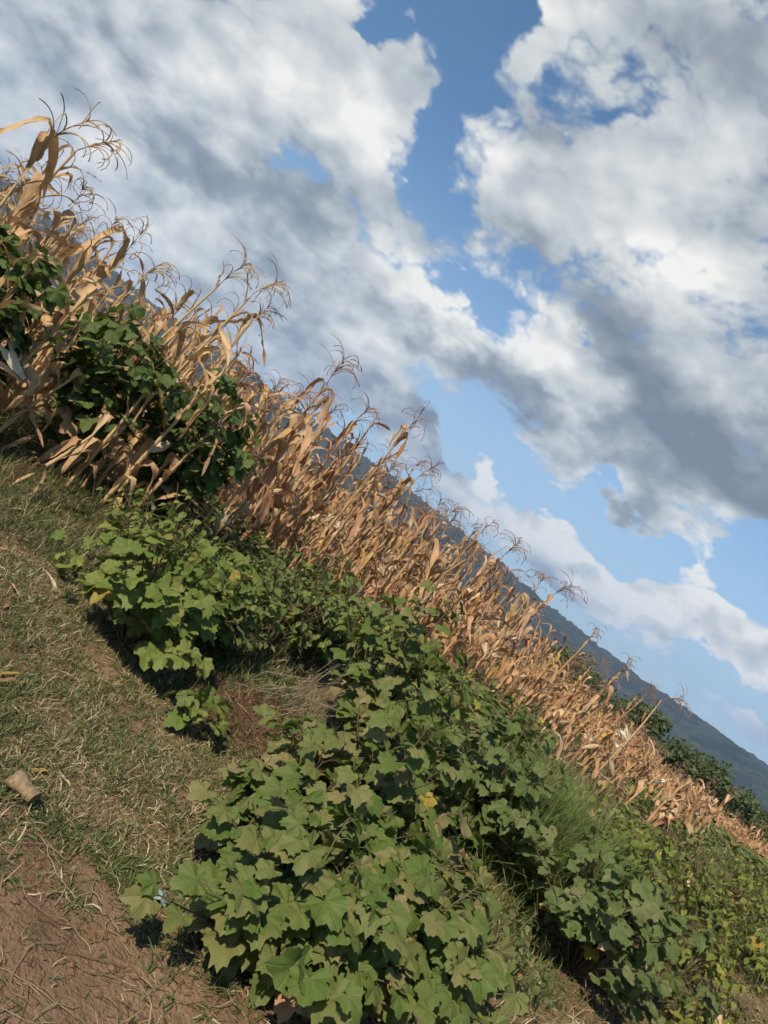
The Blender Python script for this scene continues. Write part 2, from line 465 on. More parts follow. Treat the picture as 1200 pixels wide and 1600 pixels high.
# ------------------------------------------------------------------ terrain
def sstep(a, b, x):
    t = np.clip((np.asarray(x, dtype=np.float64) - a) / (b - a), 0, 1)
    return t * t * (3 - 2 * t)
def fnoise(x, y, s, seed=0):
    """cheap smooth pseudo-noise from sines"""
    x = np.asarray(x, dtype=np.float64) * s; y = np.asarray(y, dtype=np.float64) * s
    k = seed * 1.7
    return (np.sin(x * 1.0 + 1.3 * y + k) + np.sin(1.7 * x - 0.8 * y + 2.1 + k * 2) + np.sin(-0.6 * x + 2.3 * y + 4.2 + k * 3) + np.sin(2.9 * x + 1.9 * y + k)) / 4
def H(x, y):
    x = np.asarray(x, dtype=np.float64); y = np.asarray(y, dtype=np.float64)
    z = 0.25 * sstep(3.2, 7.0, y)
    z = z - 0.055 * np.maximum(0, y - 12) * (y < 1e9)
    z = z - 0.10 * np.maximum(0, y - 95) - 0.035 * np.clip(x - 4, 0, 70) * sstep(8, 16, y)
    z = np.maximum(z, -60 + 0.0 * y)
    z = z + 0.02 * fnoise(x, y, 2.3) * sstep(60, 20, y) + 0.012 * fnoise(x, y, 6.1, 3) * sstep(30, 10, y) + 0.006 * fnoise(x, y, 17, 5) * sstep(10, 5, y)
    z = z + 0.10 * np.exp(-((x - 0.08) ** 2 / 0.10 + (y - 4.45) ** 2 / 0.10))      # brown mound
    return z
def Hs(x, y): return float(H(x, y))
def axis(lo, hi, n, k):
    t = np.linspace(-1, 1, n)
    s = np.sinh(k * t) / math.sinh(k)
    return np.where(s < 0, -s * lo, s * hi)
gx = axis(-6000, 6000, 321, 10.5)
gy = 3.0 + axis(-800, 6500, 361, 10.5)
GX, GY = np.meshgrid(gx, gy)
GZ = H(GX, GY)
nx, ny = len(gx), len(gy)
idx = np.arange(nx * ny).reshape(ny, nx)
F = np.stack([idx[:-1, :-1], idx[:-1, 1:], idx[1:, 1:], idx[1:, :-1]], -1).reshape(-1, 4)
g = ob('ground', mesh_np('ground', np.stack([GX, GY, GZ], -1).reshape(-1, 3), F, M['soil']))
tag(g, 'brown soil ground sloping down to the right', kind='structure')

def ground_at(px, py):
    """where the line of sight of a photograph pixel meets the ground (planning aid)"""
    x, _, z = ray(px, py)
    y = 1.0
    for _ in range(400):
        if EYE + z * y <= Hs(x * y, y): break
        y *= 1.01
    return x * y, y

# ------------------------------------------------------------------ mountain
YM = 2600.0
prof = [(-1800, 130), (-1300, 118), (-1000, 108), (-795, 90), (-676, 76), (-556, 63), (-400, 60), (-248, 58), (-85, 52), (38, 51), (138, 46), (263, 30), (349, 24), (477, 17), (599, 17), (718, 20), (900, 30), (1300, 55), (1800, 80)]
pu = np.array([p[0] for p in prof]) / FPX * YM
pv = np.array([p[1] for p in prof]) / FPX * YM + EYE
mx = np.arange(-3900, 3901, 4.0)
ridge = np.interp(mx, pu, pv)
ridge = np.convolve(np.pad(ridge, 30, mode='edge'), np.ones(61) / 61, 'valid')
rows = 44
rr = np.random.default_rng(3)
bump = np.convolve(rr.normal(0, 1, len(mx) + 8), np.ones(5) / 5, 'valid')[:len(mx)] * 5.5 + np.convolve(rr.normal(0, 1, len(mx) + 80), np.ones(81) / 81, 'valid') * 22
Vm = []
for j in range(rows):
    t = j / (rows - 1)
    y = YM - 1500 * (1 - t) ** 1.15 + 60 * np.sin(mx * 0.004 + 1) * (1 - t)
    base = -62.0
    zz = base + (ridge + bump - base) * (t ** 1.25)
    gul = (np.sin(mx * 0.011 + 3 * t) * 15 + np.sin(mx * 0.027 - 5 * t) * 8 + np.sin(mx * 0.0051 + 1.3) * 26) * math.sin(PI * t)
    zz = zz + gul + rr.normal(0, 2.6, len(mx)) * (0 if j == 0 else 1)
    Vm.append(np.stack([mx, y, zz], -1))
for j in range(1, 4):   # back slope
    Vm.append(np.stack([mx, np.full_like(mx, YM + 300.0 * j), ridge - (ridge + 62) * (j / 3) ** 1.2], -1))
Vm = np.array(Vm)
idx = np.arange(Vm.shape[0] * Vm.shape[1]).reshape(Vm.shape[0], Vm.shape[1])
F = np.stack([idx[:-1, :-1], idx[:-1, 1:], idx[1:, 1:], idx[1:, :-1]], -1).reshape(-1, 4)
mo = ob('mountain', mesh_np('mountain', Vm.reshape(-1, 3), F, M['forest_slope']))
tag(mo, 'long forested mountain ridge in blue haze behind the field', kind='structure')

# ------------------------------------------------------------------ leaf pools
def corn_leaf_geo(rng, length, width, e0, bend, tb, sharp, twist, curl, seg=13, cr=4, wav=0.055):
    """a dried, curled blade starting at the origin, heading out along +X and folding down"""
    ts = np.linspace(0, 1, seg + 1)
    ang = e0 - bend / (1 + np.exp(-(ts - tb) * sharp)) - 0.35 * ts
    for _ in range(int(rng.integers(1, 3))):
        kk = int(rng.integers(3, seg)); ang[kk:] += rng.normal(0, .32)
    ds = length / seg
    side = np.cumsum(rng.normal(0, 0.16, seg + 1))
    P = np.zeros((seg + 1, 3)); D = np.zeros((seg + 1, 3))
    for i in range(seg + 1):
        d = np.array([math.cos(ang[i]) * math.cos(side[i]), math.cos(ang[i]) * math.sin(side[i]), math.sin(ang[i])])
        D[i] = d
        if i: P[i] = P[i - 1] + d * ds
    w = width * np.clip(np.minimum(0.45 + ts * 3.2, 1.0), 0, 1) * (1 - ts ** 2.4) ** 0.75 + 0.002
    tw = twist * ts ** 1.5 + np.cumsum(rng.normal(0, 0.20, seg + 1))
    w *= 1 + rng.normal(0, .10, seg + 1)
    cu = curl * (0.75 + 0.5 * np.sin(ts * rng.uniform(3, 8) + rng.uniform(0, 6)))
    V, uv = [], []
    for i in range(seg + 1):
        d = D[i]
        lat = np.cross(np.array([0, 0, 1.0]), d); ln = np.linalg.norm(lat)
        lat = np.array([0, 1.0, 0]) if ln < 1e-3 else lat / ln
        nor = np.cross(d, lat)
        ca, sa = math.cos(tw[i]), math.sin(tw[i])
        lat, nor = ca * lat + sa * nor, -sa * lat + ca * nor
        for k in range(cr + 1):
            s = 2 * k / cr - 1
            c = max(cu[i], 0.05)
            a = w[i] * 0.5 * math.sin(c * s) / c
            b = w[i] * 0.5 * (1 - math.cos(c * s)) / c + rng.normal(0, wav * width)
            V.append(P[i] + a * lat + b * nor)
            uv.append((k / cr, ts[i] * length * 3))
    F = []
    m = cr + 1
    for i in range(seg):
        for k in range(cr):
            F.append((i * m + k, i * m + k + 1, (i + 1) * m + k + 1, (i + 1) * m + k))
    return np.array(V), F, np.array(uv)
rg = np.random.default_rng(21)
def rand_corn_leaf(kind, seg=13, cr=4):
    if kind == 'hang':
        return corn_leaf_geo(rg, rg.uniform(.55, 1.05), rg.uniform(.060, .115), rg.uniform(1.1, 1.5), rg.uniform(2.35, 2.95), rg.uniform(.10, .42), rg.uniform(14, 40), rg.uniform(-2.5, 2.5), rg.uniform(.2, 1.7), seg, cr)
    if kind == 'out':
        return corn_leaf_geo(rg, rg.uniform(.45, .85), rg.uniform(.05, .095), rg.uniform(.6, 1.2), rg.uniform(.8, 1.6), rg.uniform(.4, .7), rg.uniform(5, 12), rg.uniform(-3, 3), rg.uniform(.2, 1.5), seg, cr)
    if kind == 'up':
        return corn_leaf_geo(rg, rg.uniform(.35, .70), rg.uniform(.04, .08), rg.uniform(1.1, 1.45), rg.uniform(.1, 1.1), rg.uniform(.5, .9), rg.uniform(6, 14), rg.uniform(-2, 2), rg.uniform(1.0, 2.6), seg, cr)
    return corn_leaf_geo(rg, rg.uniform(.35, .6), rg.uniform(.05, .08), rg.uniform(-.1, .25), rg.uniform(-.2, .4), .5, 6, rg.uniform(-1.5, 1.5), rg.uniform(.5, 1.6), seg, cr)   # lying
POOL = {}
POOL_LOW = {}
for kind, n in (('hang', 16), ('out', 12), ('up', 8), ('lie', 8)):
    POOL[kind] = []
    for _ in range(n):
        v, f, u = rand_corn_leaf(kind)
        POOL[kind].append(mesh_np('corn_leaf', v, f, M['dry_leaf'], uv=u))
    POOL_LOW[kind] = [rand_corn_leaf(kind, 6, 2) for _ in range(n)]
def with_mat(me, m):
    c = me.copy(); c.materials.clear(); c.materials.append(m); return c
RED_LEAF = [with_mat(POOL['hang'][i], M['red_leaf']) for i in (1, 5)]
PALE_LIE = [with_mat(POOL['lie'][i], M['husk']) for i in range(4)]

def tassel_geo(rng, nb, length, sides=3, seg=7, rad=0.0030, droop=1.0):
    mb = MB()
    L = length
    lean = rng.uniform(-.5, .5)
    ax = np.array([[math.sin(lean * t) * L * t * .8, 0, L * t * (1 - .15 * t)] for t in np.linspace(0, 1, 7)])
    v, f, u = tube(ax, np.linspace(.0045, .0025, 7), sides); mb.add(v, f, u)
    for i in range(nb):
        t0 = rng.uniform(.12, .85)
        p = np.array([np.interp(t0, np.linspace(0, 1, 7), ax[:, k]) for k in range(3)])
        # dried branches mostly blow and curl to one side
        a = rng.normal(0.0, 1.0) if rng.random() < .7 else rng.uniform(0, 2 * PI)
        e0 = rng.uniform(.7, 1.35)
        bl = L * rng.uniform(.55, 1.0) * (1.1 - .4 * t0)
        tot = rng.uniform(1.2, 4.0) * droop
        pts = [p]
        for s in range(seg):
            e = e0 - tot * ((s + .5) / seg) ** 1.25
            a += rng.normal(0, .10)
            d = np.array([math.cos(a) * math.cos(e), math.sin(a) * math.cos(e), math.sin(e)])
            pts.append(pts[-1] + d * bl / seg)
        r = rad * rng.uniform(.8, 1.25)
        v, f, u = tube(pts, np.linspace(r, r * .8, seg + 1) * rng.uniform(.55, 1.5, seg + 1), sides); mb.add(v, f, u, rng.uniform(0, .4))
    return mb
TASSELS = [tassel_geo(rg, int(rg.integers(10, 22)), rg.uniform(.30, .46), rad=.0038, droop=rg.uniform(.75, 1.35)).mesh('tassel', M['tassel']) for _ in range(14)]
TASSEL_LOW = [tassel_geo(rg, 7, .28, 3, 4, .004) for _ in range(4)]

def stalk_geo(rng, h, bendx, bendy, sides=6):
    n = 9
    ts = np.linspace(0, 1, n)
    P = np.stack([bendx * ts ** 2, bendy * ts ** 2, h * ts], -1)
    PP, RR = [], []
    for i in range(n - 1):      # swollen joints
        r = 0.0165 - 0.009 * ts[i]
        PP += [P[i], P[i] * .9 + P[i + 1] * .1, P[i] * .25 + P[i + 1] * .75]
        RR += [r * 1.25, r * 1.0, r * .95]
    PP.append(P[-1]); RR.append(.004)
    return tube(PP, RR, sides), P
STALKS = []
for _ in range(10):
    (v, f, u), P = stalk_geo(rg, 1.0, rg.normal(0, .05), rg.normal(0, .05))
    STALKS.append((v, f, u, P))
STALK_ME = [mesh_np('stalk', v * np.array([1, 1, 1]), f, M['dry_stalk'], uv=u) for v, f, u, P in STALKS]

def husk_geo(rng, open_=0.0, L=.24):
    """maize ear in papery husks; open_ > 0 flares them apart"""
    mb = MB()
    n = 7
    for i in range(n):
        a = 2 * PI * i / n + rng.uniform(-.2, .2)
        seg, cr = 6, 3
        V, uv = [], []
        for s in range(seg + 1):
            t = s / seg
            r = .030 * math.sin(PI * min(1, .12 + t * .80)) ** .8 + .003 + open_ * .13 * t ** 1.5 * rng.uniform(.8, 1.2)
            hz_ = L * t * (1 - .35 * open_ * t) * (1 if i % 2 else .92)
            w = .8 * math.sin(PI * min(.96, .1 + t * .9)) + .10
            w = w / (1 + 2.2 * open_ * t)
            for k in range(cr + 1):
                b = a + (k / cr - .5) * w * 1.5
                rr_ = r * (1 + .10 * rng.normal())
                V.append((rr_ * math.cos(b), rr_ * math.sin(b), hz_))
                uv.append((k / cr, t))
        F = []
        for s in range(seg):
            for k in range(cr):
                q = s * (cr + 1) + k
                F.append((q, q + 1, q + cr + 2, q + cr + 1))
        mb.add(V, F, uv, rng.uniform(0, .5))
    return mb
HUSKS = [husk_geo(rg, o).mesh('ear_husk', M['husk']) for o in (0, 0, .25, .5)]
HUSK_OPEN = [with_mat(husk_geo(rg, .62, .24).mesh('ear_husk', M['pale_husk']), M['pale_husk']) for _ in range(2)]

# ------------------------------------------------------------------ corn plants
def corn_plant(x, y, h, lean, lean_az, label, group, detail=True, tassel=True, nleaf=None, ear=None, rng=None, red=False):
    rng = rng or R
    root = bpy.data.objects.new('corn_plant', None)
    root.empty_display_size = .1
    COL.objects.link(root)
    root.location = (x, y, Hs(x, y) - .02)
    tag(root, label, 'corn', group)
    # a leaning plant: everything below is laid out in the tilted frame
    tilt = Matrix.Rotation(lean, 4, Vector((-math.sin(lean_az), math.cos(lean_az), 0)))
    si = int(rng.integers(len(STALKS)))
    zr = rng.uniform(0, 2 * PI)
    hs = h * .84
    smat = tilt @ Matrix.Rotation(zr, 4, 'Z') @ Matrix.Diagonal((1.0 + .25 * rng.random(), 1.0 + .25 * rng.random(), hs, 1))
    ob('stalk', STALK_ME[si], root, mw=smat)
    P = STALKS[si][3]
    n = nleaf if nleaf is not None else int(rng.integers(11, 16))
    a0 = rng.uniform(0, 2 * PI)
    for i in range(n):
        t = .10 + .86 * (i + rng.uniform(-.3, .3)) / max(1, n - 1)
        t = min(max(t, .05), .97)
        p = Vector([np.interp(t, np.linspace(0, 1, len(P)), P[:, k]) for k in range(3)])
        a = a0 + PI * (i % 2) + rng.normal(0, .5) + .3 * i
        r = rng.random()
        kind = 'hang' if r < .70 - .22 * t else ('out' if r < .82 - .20 * t else 'up')
        pool = POOL[kind]
        me = pool[int(rng.integers(len(pool)))]
        if red and i in (1, 3): me = RED_LEAF[i // 2]
        sc = rng.uniform(.72, 1.1) * (1.0 - .28 * t) * min(1.0, .5 + h / 4) * (1.2 if x < -1.2 else 1.0)
        ob('leaf', me, root, mw=Matrix.Translation(smat @ p) @ Matrix.Rotation(a, 4, 'Z') @ Matrix.Rotation(rng.normal(0, .15), 4, 'Y') @ Matrix.Scale(sc, 4))
    top = smat @ Vector(P[-1])
    if tassel:
        me = TASSELS[int(rng.integers(len(TASSELS)))]
        ob('tassel', me, root, mw=Matrix.Translation(top) @ Matrix.Rotation(rng.normal(0, .9), 4, 'Z') @ tilt @ Matrix.Rotation(rng.normal(0.1, .25), 4, 'Y') @ Matrix.Scale(rng.uniform(.85, 1.2), 4))
    if ear is None: ear = rng.random() < .45
    if ear:
        t = rng.uniform(.38, .55)
        p = smat @ Vector([np.interp(t, np.linspace(0, 1, len(P)), P[:, k]) for k in range(3)])
        a = rng.uniform(0, 2 * PI)
        me = HUSKS[int(rng.integers(len(HUSKS)))] if ear != 'open' else HUSK_OPEN[int(rng.integers(2))]
        ob('ear_husk', me, root, mw=Matrix.Translation(p) @ Matrix.Rotation(a, 4, 'Z') @ Matrix.Rotation(rng.uniform(.25, 1.3), 4, 'Y') @ Matrix.Scale(rng.uniform(.85, 1.15), 4))
    return root

def corn_height(x, y):
    u = x / y * FPX
    return float(np.interp(u, [-900, -650, -430, -300, -100, 60, 180, 300, 420, 520, 620, 760], [2.45, 2.30, 2.45, 2.2, 2.40, 2.05, 1.95, 1.70, 1.35, 1.1, .9, .8]))
def front_y(x):
    return float(np.interp(x, [-9, -4.6, -2.9, -2.0, -1.2, 1.0, 4.4, 7, 12], [3.6, 5.2, 6.7, 7.2, 7.9, 8.7, 9.8, 12.5, 19]))

placed = []
SHRUBS = [(-3.15, 5.45), (-2.42, 6.25), (-1.68, 6.75)]
def clear_of(x, y, d):
    return all((x - a) ** 2 + (y - b) ** 2 > d * d for a, b in placed)
# hand-placed plants that make the skyline and the near edge: x, y, height, lean, lean azimuth, label, extras
def at_u(u, y): return u / FPX * y
special = [
    (at_u(-790, 5.5), 5.5, 2.50, .10, 0.2, 'tall dry corn plant highest at the left edge of the photo', {}),
    (at_u(-765, 6.2), 6.2, 2.72, .06, 0.0, 'dry corn plant with grey fan tassel against the sky near left edge', {}),
    (at_u(-690, 6.3), 6.3, 2.15, .05, 2.0, 'dry corn plant with upright tassel like a small palm on left skyline', {'nleaf': 12}),
    (at_u(-600, 6.8), 6.8, 2.20, .08, 0.3, 'dry corn plant with curled looping tassel left of the leafy shrub', {}),
    (at_u(-482, 7.4), 7.4, 2.60, .16, 0.0, 'bare-topped corn plant leaning right with small tassel above the shrub', {'nleaf': 8}),
    (at_u(-420, 7.2), 7.2, 2.70, .14, 0.1, 'tallest leaning corn plant with thin tassel, centre left on the skyline', {'nleaf': 9}),
    (at_u(-372, 7.6), 7.6, 2.45, .10, 0.0, 'dry corn plant with several spreading tassels at right end of left clump', {'nleaf': 13}),
    (at_u(-205, 8.4), 8.4, 2.42, .04, 0.0, 'corn plant with big bushy curled tassel left of the mountain gap', {'nleaf': 14}),
    (at_u(-128, 8.9), 8.9, 2.20, .05, 0.4, 'corn plant with beaded tassel just right of the bushy one', {'nleaf': 12}),
    (at_u(-68, 8.8), 8.8, 2.55, .12, 0.0, 'corn plant leaning right with dark leaf bundle below its looped tassel', {'nleaf': 13}),
    (at_u(-20, 9.2), 9.2, 2.15, .10, 0.0, 'thin corn plant with drooping grey tassel over the mountain', {'nleaf': 7}),
    (at_u(120, 9.8), 9.8, 2.02, .10, 0.0, 'corn plant with two-pronged tassel above the mountain ridge', {'nleaf': 9}),
    (at_u(170, 9.9), 9.9, 2.05, .14, 0.0, 'corn plant with claw-like tassel in the middle of the ridge', {'nleaf': 10}),
    (at_u(250, 10.3), 10.3, 1.98, .15, 0.0, 'corn plant bowing right with curled tassel under the low cloud', {'nleaf': 10}),
    (at_u(352, 10.9), 10.9, 1.70, .16, 0.0, 'short corn plant with thin tassel standing against the dark mountain', {'nleaf': 6}),
    (at_u(425, 11.2), 11.2, 1.65, .12, 0.0, 'broken-topped corn plant with upright sprig tassel right on the ridge', {'nleaf': 8}),
    (at_u(470, 11.6), 11.6, 1.50, .20, 0.0, 'corn plant with hooked bent leaves right of the sprig-topped one', {'nleaf': 7}),
    (at_u(505, 10.6), 10.6, 1.62, .22, 0.0, 'lone bare corn stalk leaning right in front of far trees', {'nleaf': 4, 'ear': 'open'}),
    # near edge of the field
    (at_u(-575, 5.7), 5.7, 1.0, .20, 0.4, 'short broken corn stalk with white open husk on top at left edge', {'nleaf': 8, 'tassel': False, 'ear': False}),
    (at_u(-505, 5.35), 5.35, .80, .50, 0.3, 'fallen corn stalk with red-brown hanging leaf over the grass', {'nleaf': 5, 'tassel': False, 'ear': False, 'red': True}),
    (at_u(-430, 6.0), 6.0, 1.35, .10, 0.1, 'broken corn stalk with bundled leaves left of the two leaning ones', {'nleaf': 9, 'tassel': False}),
    (at_u(-370, 6.2), 6.2, 1.75, .12, 0.0, 'orange-brown leaning corn stalk standing before the dark shrub', {'nleaf': 11, 'tassel': False}),
    (at_u(-325, 6.3), 6.3, 1.55, .14, 0.0, 'thick orange-brown corn stalk with drooping pointed leaf by the shrub', {'nleaf': 12, 'tassel': False}),
    (at_u(-215, 6.9), 6.9, .75, .25, 0.0, 'low crumpled corn stalk bundle right of the dark shrub', {'nleaf': 9, 'tassel': False}),
    (at_u(-700, 5.3), 5.3, 1.75, .12, 0.3, 'dense pale corn plant with thick leaf bundle at the left edge', {'nleaf': 15, 'tassel': False}),
    (at_u(-620, 5.6), 5.6, 1.7, .15, 0.1, 'corn plant with broad flat leaves behind the white husk', {'nleaf': 15, 'tassel': False}),
]
rs = np.random.default_rng(5)
n_corn = 0
for x, y, h, le, la, lab, ex in special:
    corn_plant(x, y, h, le, la, lab, None, rng=rs, **ex)
    placed.append((x, y)); n_corn += 1
# the open white husk on the broken stalk at the left edge
o_ = [o for o in bpy.data.objects if o.get('label', '').startswith('short broken corn stalk with white')][0]
ob('ear_husk', HUSK_OPEN[0], o_, mw=Matrix.Translation((.05, -.14, .62)) @ Matrix.Rotation(3.3, 4, 'Z') @ Matrix.Rotation(1.25, 4, 'Y') @ Matrix.Scale(1.5, 4))
# the body of the crop: rows running to the right and away
cands = []
for row in range(0, 17):
    for k in range(-20, 60):
        x = -8.0 + k * .42 + rs.normal(0, .10)
        y = front_y(x) + row * .68 + rs.normal(0, .14)
        u = x / y * FPX
        if u < -900 or u > 560 or y > 22: continue
        # the crop thins out towards the right
        if u > 200 and rs.random() < .25 + .35 * (u - 200) / 360: continue
        cands.append((row + max(0, (y - 10) * .25), x, y, row))
cands.sort(key=lambda c: c[0])
used = []
for _, x, y, row in cands:
    if not clear_of(x, y, .20): continue
    if any((x - a) ** 2 + (y - b) ** 2 < .16 or (abs(x / y - a / b) < .05 and y < b) for a, b in SHRUBS): continue
    placed.append((x, y)); used.append((x, y, row))
N_THINGS = 272
far_from = used[N_THINGS - n_corn:]
for x, y, row in used[:N_THINGS - n_corn]:
    h = corn_height(x, y) * (rs.uniform(.68, .92) if row < 2 or rs.random() < .65 else rs.uniform(.88, 1.02))
    if x / y > .26 and y > 11.5: h *= .75
    u = x / y * FPX
    if row <= 1: g_, lab = 'front rows of the dry corn', ('dry tan corn plant in the front rows of the left clump' if u < -330 else 'dry tan corn plant in the front rows below the mountain' if u < 150 else 'dry tan corn plant in the thin front rows at right')
    else: g_, lab = 'inner rows of the dry corn', ('dry corn plant deep in the left clump' if u < -330 else 'dry corn plant deep in the dense middle of the field' if u < 150 else 'dry corn plant in the inner rows at right')
    g_ = g_ + (' left' if u < -330 else ' middle' if u < 150 else ' right')
    corn_plant(x, y, h, abs(rs.normal(.06, .10)), rs.normal(0.2, 1.2), lab, g_, rng=rs, tassel=rs.random() < (.50 if row < 4 else .30),
               nleaf=int(rs.integers(11, 16)) if row < 4 else int(rs.integers(6, 10)), ear=bool(rs.random() < (.5 if row < 4 else .1)))

# low broken stalks left standing at the right, before the far field
for i in range(26):
    y = rs.uniform(8.2, 12.2); u = rs.uniform(440, 690)
    x = at_u(u, y)
    if not clear_of(x, y, .22): continue
    placed.append((x, y))
    corn_plant(x, y, rs.uniform(.45, .95), abs(rs.normal(.15, .2)), rs.normal(0.1, .9), 'low broken dry corn stalk among weeds right of the standing corn', 'broken corn stubs at right', rng=rs, tassel=False,
               nleaf=int(rs.integers(5, 9)), ear='open' if rs.random() < .25 else bool(rs.random() < .5))

# far corn as one mass
def far_corn():
    mb = MB()
    pts = [(x, y, corn_height(x, y) * rs.uniform(.6, .85)) for x, y, row in far_from]
    for _ in range(1700):                           # the broken stand running off to the right
        y = 13 * (88 / 13) ** rs.random()
        u = rs.uniform(330, 900)
        x = at_u(u, y)
        if y < front_y(x) - .5: continue
        if y < 24 and u > 560 and fnoise(x, y, .5, 2) < .05: continue
        pts.append((x, y, rs.uniform(.55, 1.0) * (1.0 + .5 * sstep(30, 80, y))))
    for _ in range(300):
        y = rs.uniform(22, 60); u = rs.uniform(-900, 400)
        pts.append((at_u(u, y), y, rs.uniform(1.0, 1.6)))
    for x, y, h in pts:
        z = Hs(x, y)
        r = rs.random()
        le, la = abs(rs.normal(.1, .14)), rs.normal(0, 1.2)
        d = np.array([math.sin(le) * math.cos(la), math.sin(le) * math.sin(la), math.cos(le)])
        b = np.array([x, y, z - .02])
        v, f, u_ = tube([b, b + d * h * .5, b + d * h * .9], [.012, .010, .005], 3, False)
        mb.add(v, f, u_, r, 1)
        for i in range(int(rs.integers(4, 8))):
            pool = POOL_LOW['hang' if rs.random() < .55 else 'out' if rs.random() < .6 else 'up']
            v, f, u_ = pool[int(rs.integers(len(pool)))]
            a = rs.uniform(0, 2 * PI); sc = rs.uniform(.7, 1.1) * min(1, .45 + h / 4)
            ca, sa = math.cos(a) * sc, math.sin(a) * sc
            Rm = np.array([[ca, -sa, 0], [sa, ca, 0], [0, 0, sc]])
            mb.add(v @ Rm.T + b + d * h * rs.uniform(.1, .85), f, u_, rs.random(), 0)
        if rs.random() < .25 and y < 30:
            m_ = TASSEL_LOW[int(rs.integers(4))]
            V_ = np.vstack(m_.V); mb.add(V_ * .9 + b + d * h * .9, m_.F, np.vstack(m_.UV), rs.random(), 2)
    return mb.mesh('distant_corn', [M['dry_leaf'], M['dry_stalk'], M['tassel']])
tag(ob('distant_corn', far_corn()), 'brown mass of dry corn covering the far field at right', 'corn', kind='stuff')
print('corn', n_corn, len(used), len(far_from))

# ------------------------------------------------------------------ broadleaf weeds
def weed_leaf_geo(rng, n=41):
    """palmately lobed, toothed blade; petiole joins at the origin, tip along +X, unit length"""
    lobes = [(0, rng.uniform(.92, 1.05), .60), (50, rng.uniform(.76, .92), .62), (-50, rng.uniform(.76, .92), .62), (104, rng.uniform(.60, .76), .62), (-104, rng.uniform(.60, .76), .62)]
    th = np.linspace(-150, 150, n)
    r = np.zeros(n)
    for a, L, w in lobes:
        r = np.maximum(r, L * np.exp(-(np.radians(th - a) / w) ** 2 * .55))
    r = np.maximum(r, .70 - .18 * np.abs(th) / 150)
    r[0] = r[-1] = .16
    r *= 1 + .042 * np.where(np.arange(n) % 2 == 0, 1, -1) + rng.normal(0, .025, n)
    cup = rng.uniform(-.35, .40); droop = rng.uniform(.05, .55); fold = rng.uniform(-.10, .22); wv = rng.uniform(.02, .07); ph = rng.uniform(0, 6)
    V = [(0, 0, 0)]; 
    def zf(x, y, th_):
        return -droop * max(x, 0) ** 2 + fold * abs(y) - cup * y * y + wv * math.sin(ph + th_ * .10) * math.hypot(x, y) * 1.6
    for fr in (.4, .75, 1.0):
        for k in range(n):
            x, y = r[k] * fr * math.cos(math.radians(th[k])), r[k] * fr * math.sin(math.radians(th[k]))
            V.append((x, y, zf(x, y, th[k])))
    F = []
    for k in range(n - 1):
        F.append((0, 1 + k, 2 + k))
        F.append((1 + k, 1 + n + k, 2 + n + k, 2 + k))
        F.append((1 + n + k, 1 + 2 * n + k, 2 + 2 * n + k, 2 + n + k))
    return np.array(V), F
def ovate_leaf_geo(rng, n=8):
    """plain pointed-oval blade folded a little along the midrib"""
    V, F = [], []
    fold = rng.uniform(.05, .35); droop = rng.uniform(.1, .6); wd = rng.uniform(.52, .74)
    for i in range(n + 1):
        t = i / n
        w = wd * .5 * math.sin(PI * t ** .8) ** .9 * (1 + rng.normal(0, .05))
        for sgn in (-1, 0, 1):
            V.append((t, sgn * w, fold * abs(sgn) * w - droop * t * t + rng.normal(0, .012)))
    for i in range(n):
        for k in range(2):
            q = i * 3 + k
            F.append((q, q + 1, q + 4, q + 3))
    return np.array(V), F
WL = [weed_leaf_geo(rg) for _ in range(18)]
OL = [ovate_leaf_geo(rg) for _ in range(10)]
WLM = {k: [mesh_np('weed_leaf', v, f, M[k]) for v, f in WL] for k in ('weed_leaf', 'bush_leaf', 'shrub_leaf', 'bright_leaf', 'yellow_leaf', 'lime_leaf')}
WLM['ovate_bright'] = [mesh_np('weed_leaf', v, f, M['bright_leaf']) for v, f in OL]
WLM['ovate_field'] = [mesh_np('weed_leaf', v, f, M['field_leaf']) for v, f in OL]
WLM['ovate_dark'] = [mesh_np('weed_leaf', v, f, M['bush_leaf']) for v, f in OL]
WLM['dead_leaf'] = [mesh_np('weed_leaf', v, f, M['dry_leaf'], uv=v[:, :2] + .5) for v, f in WL[:6]]

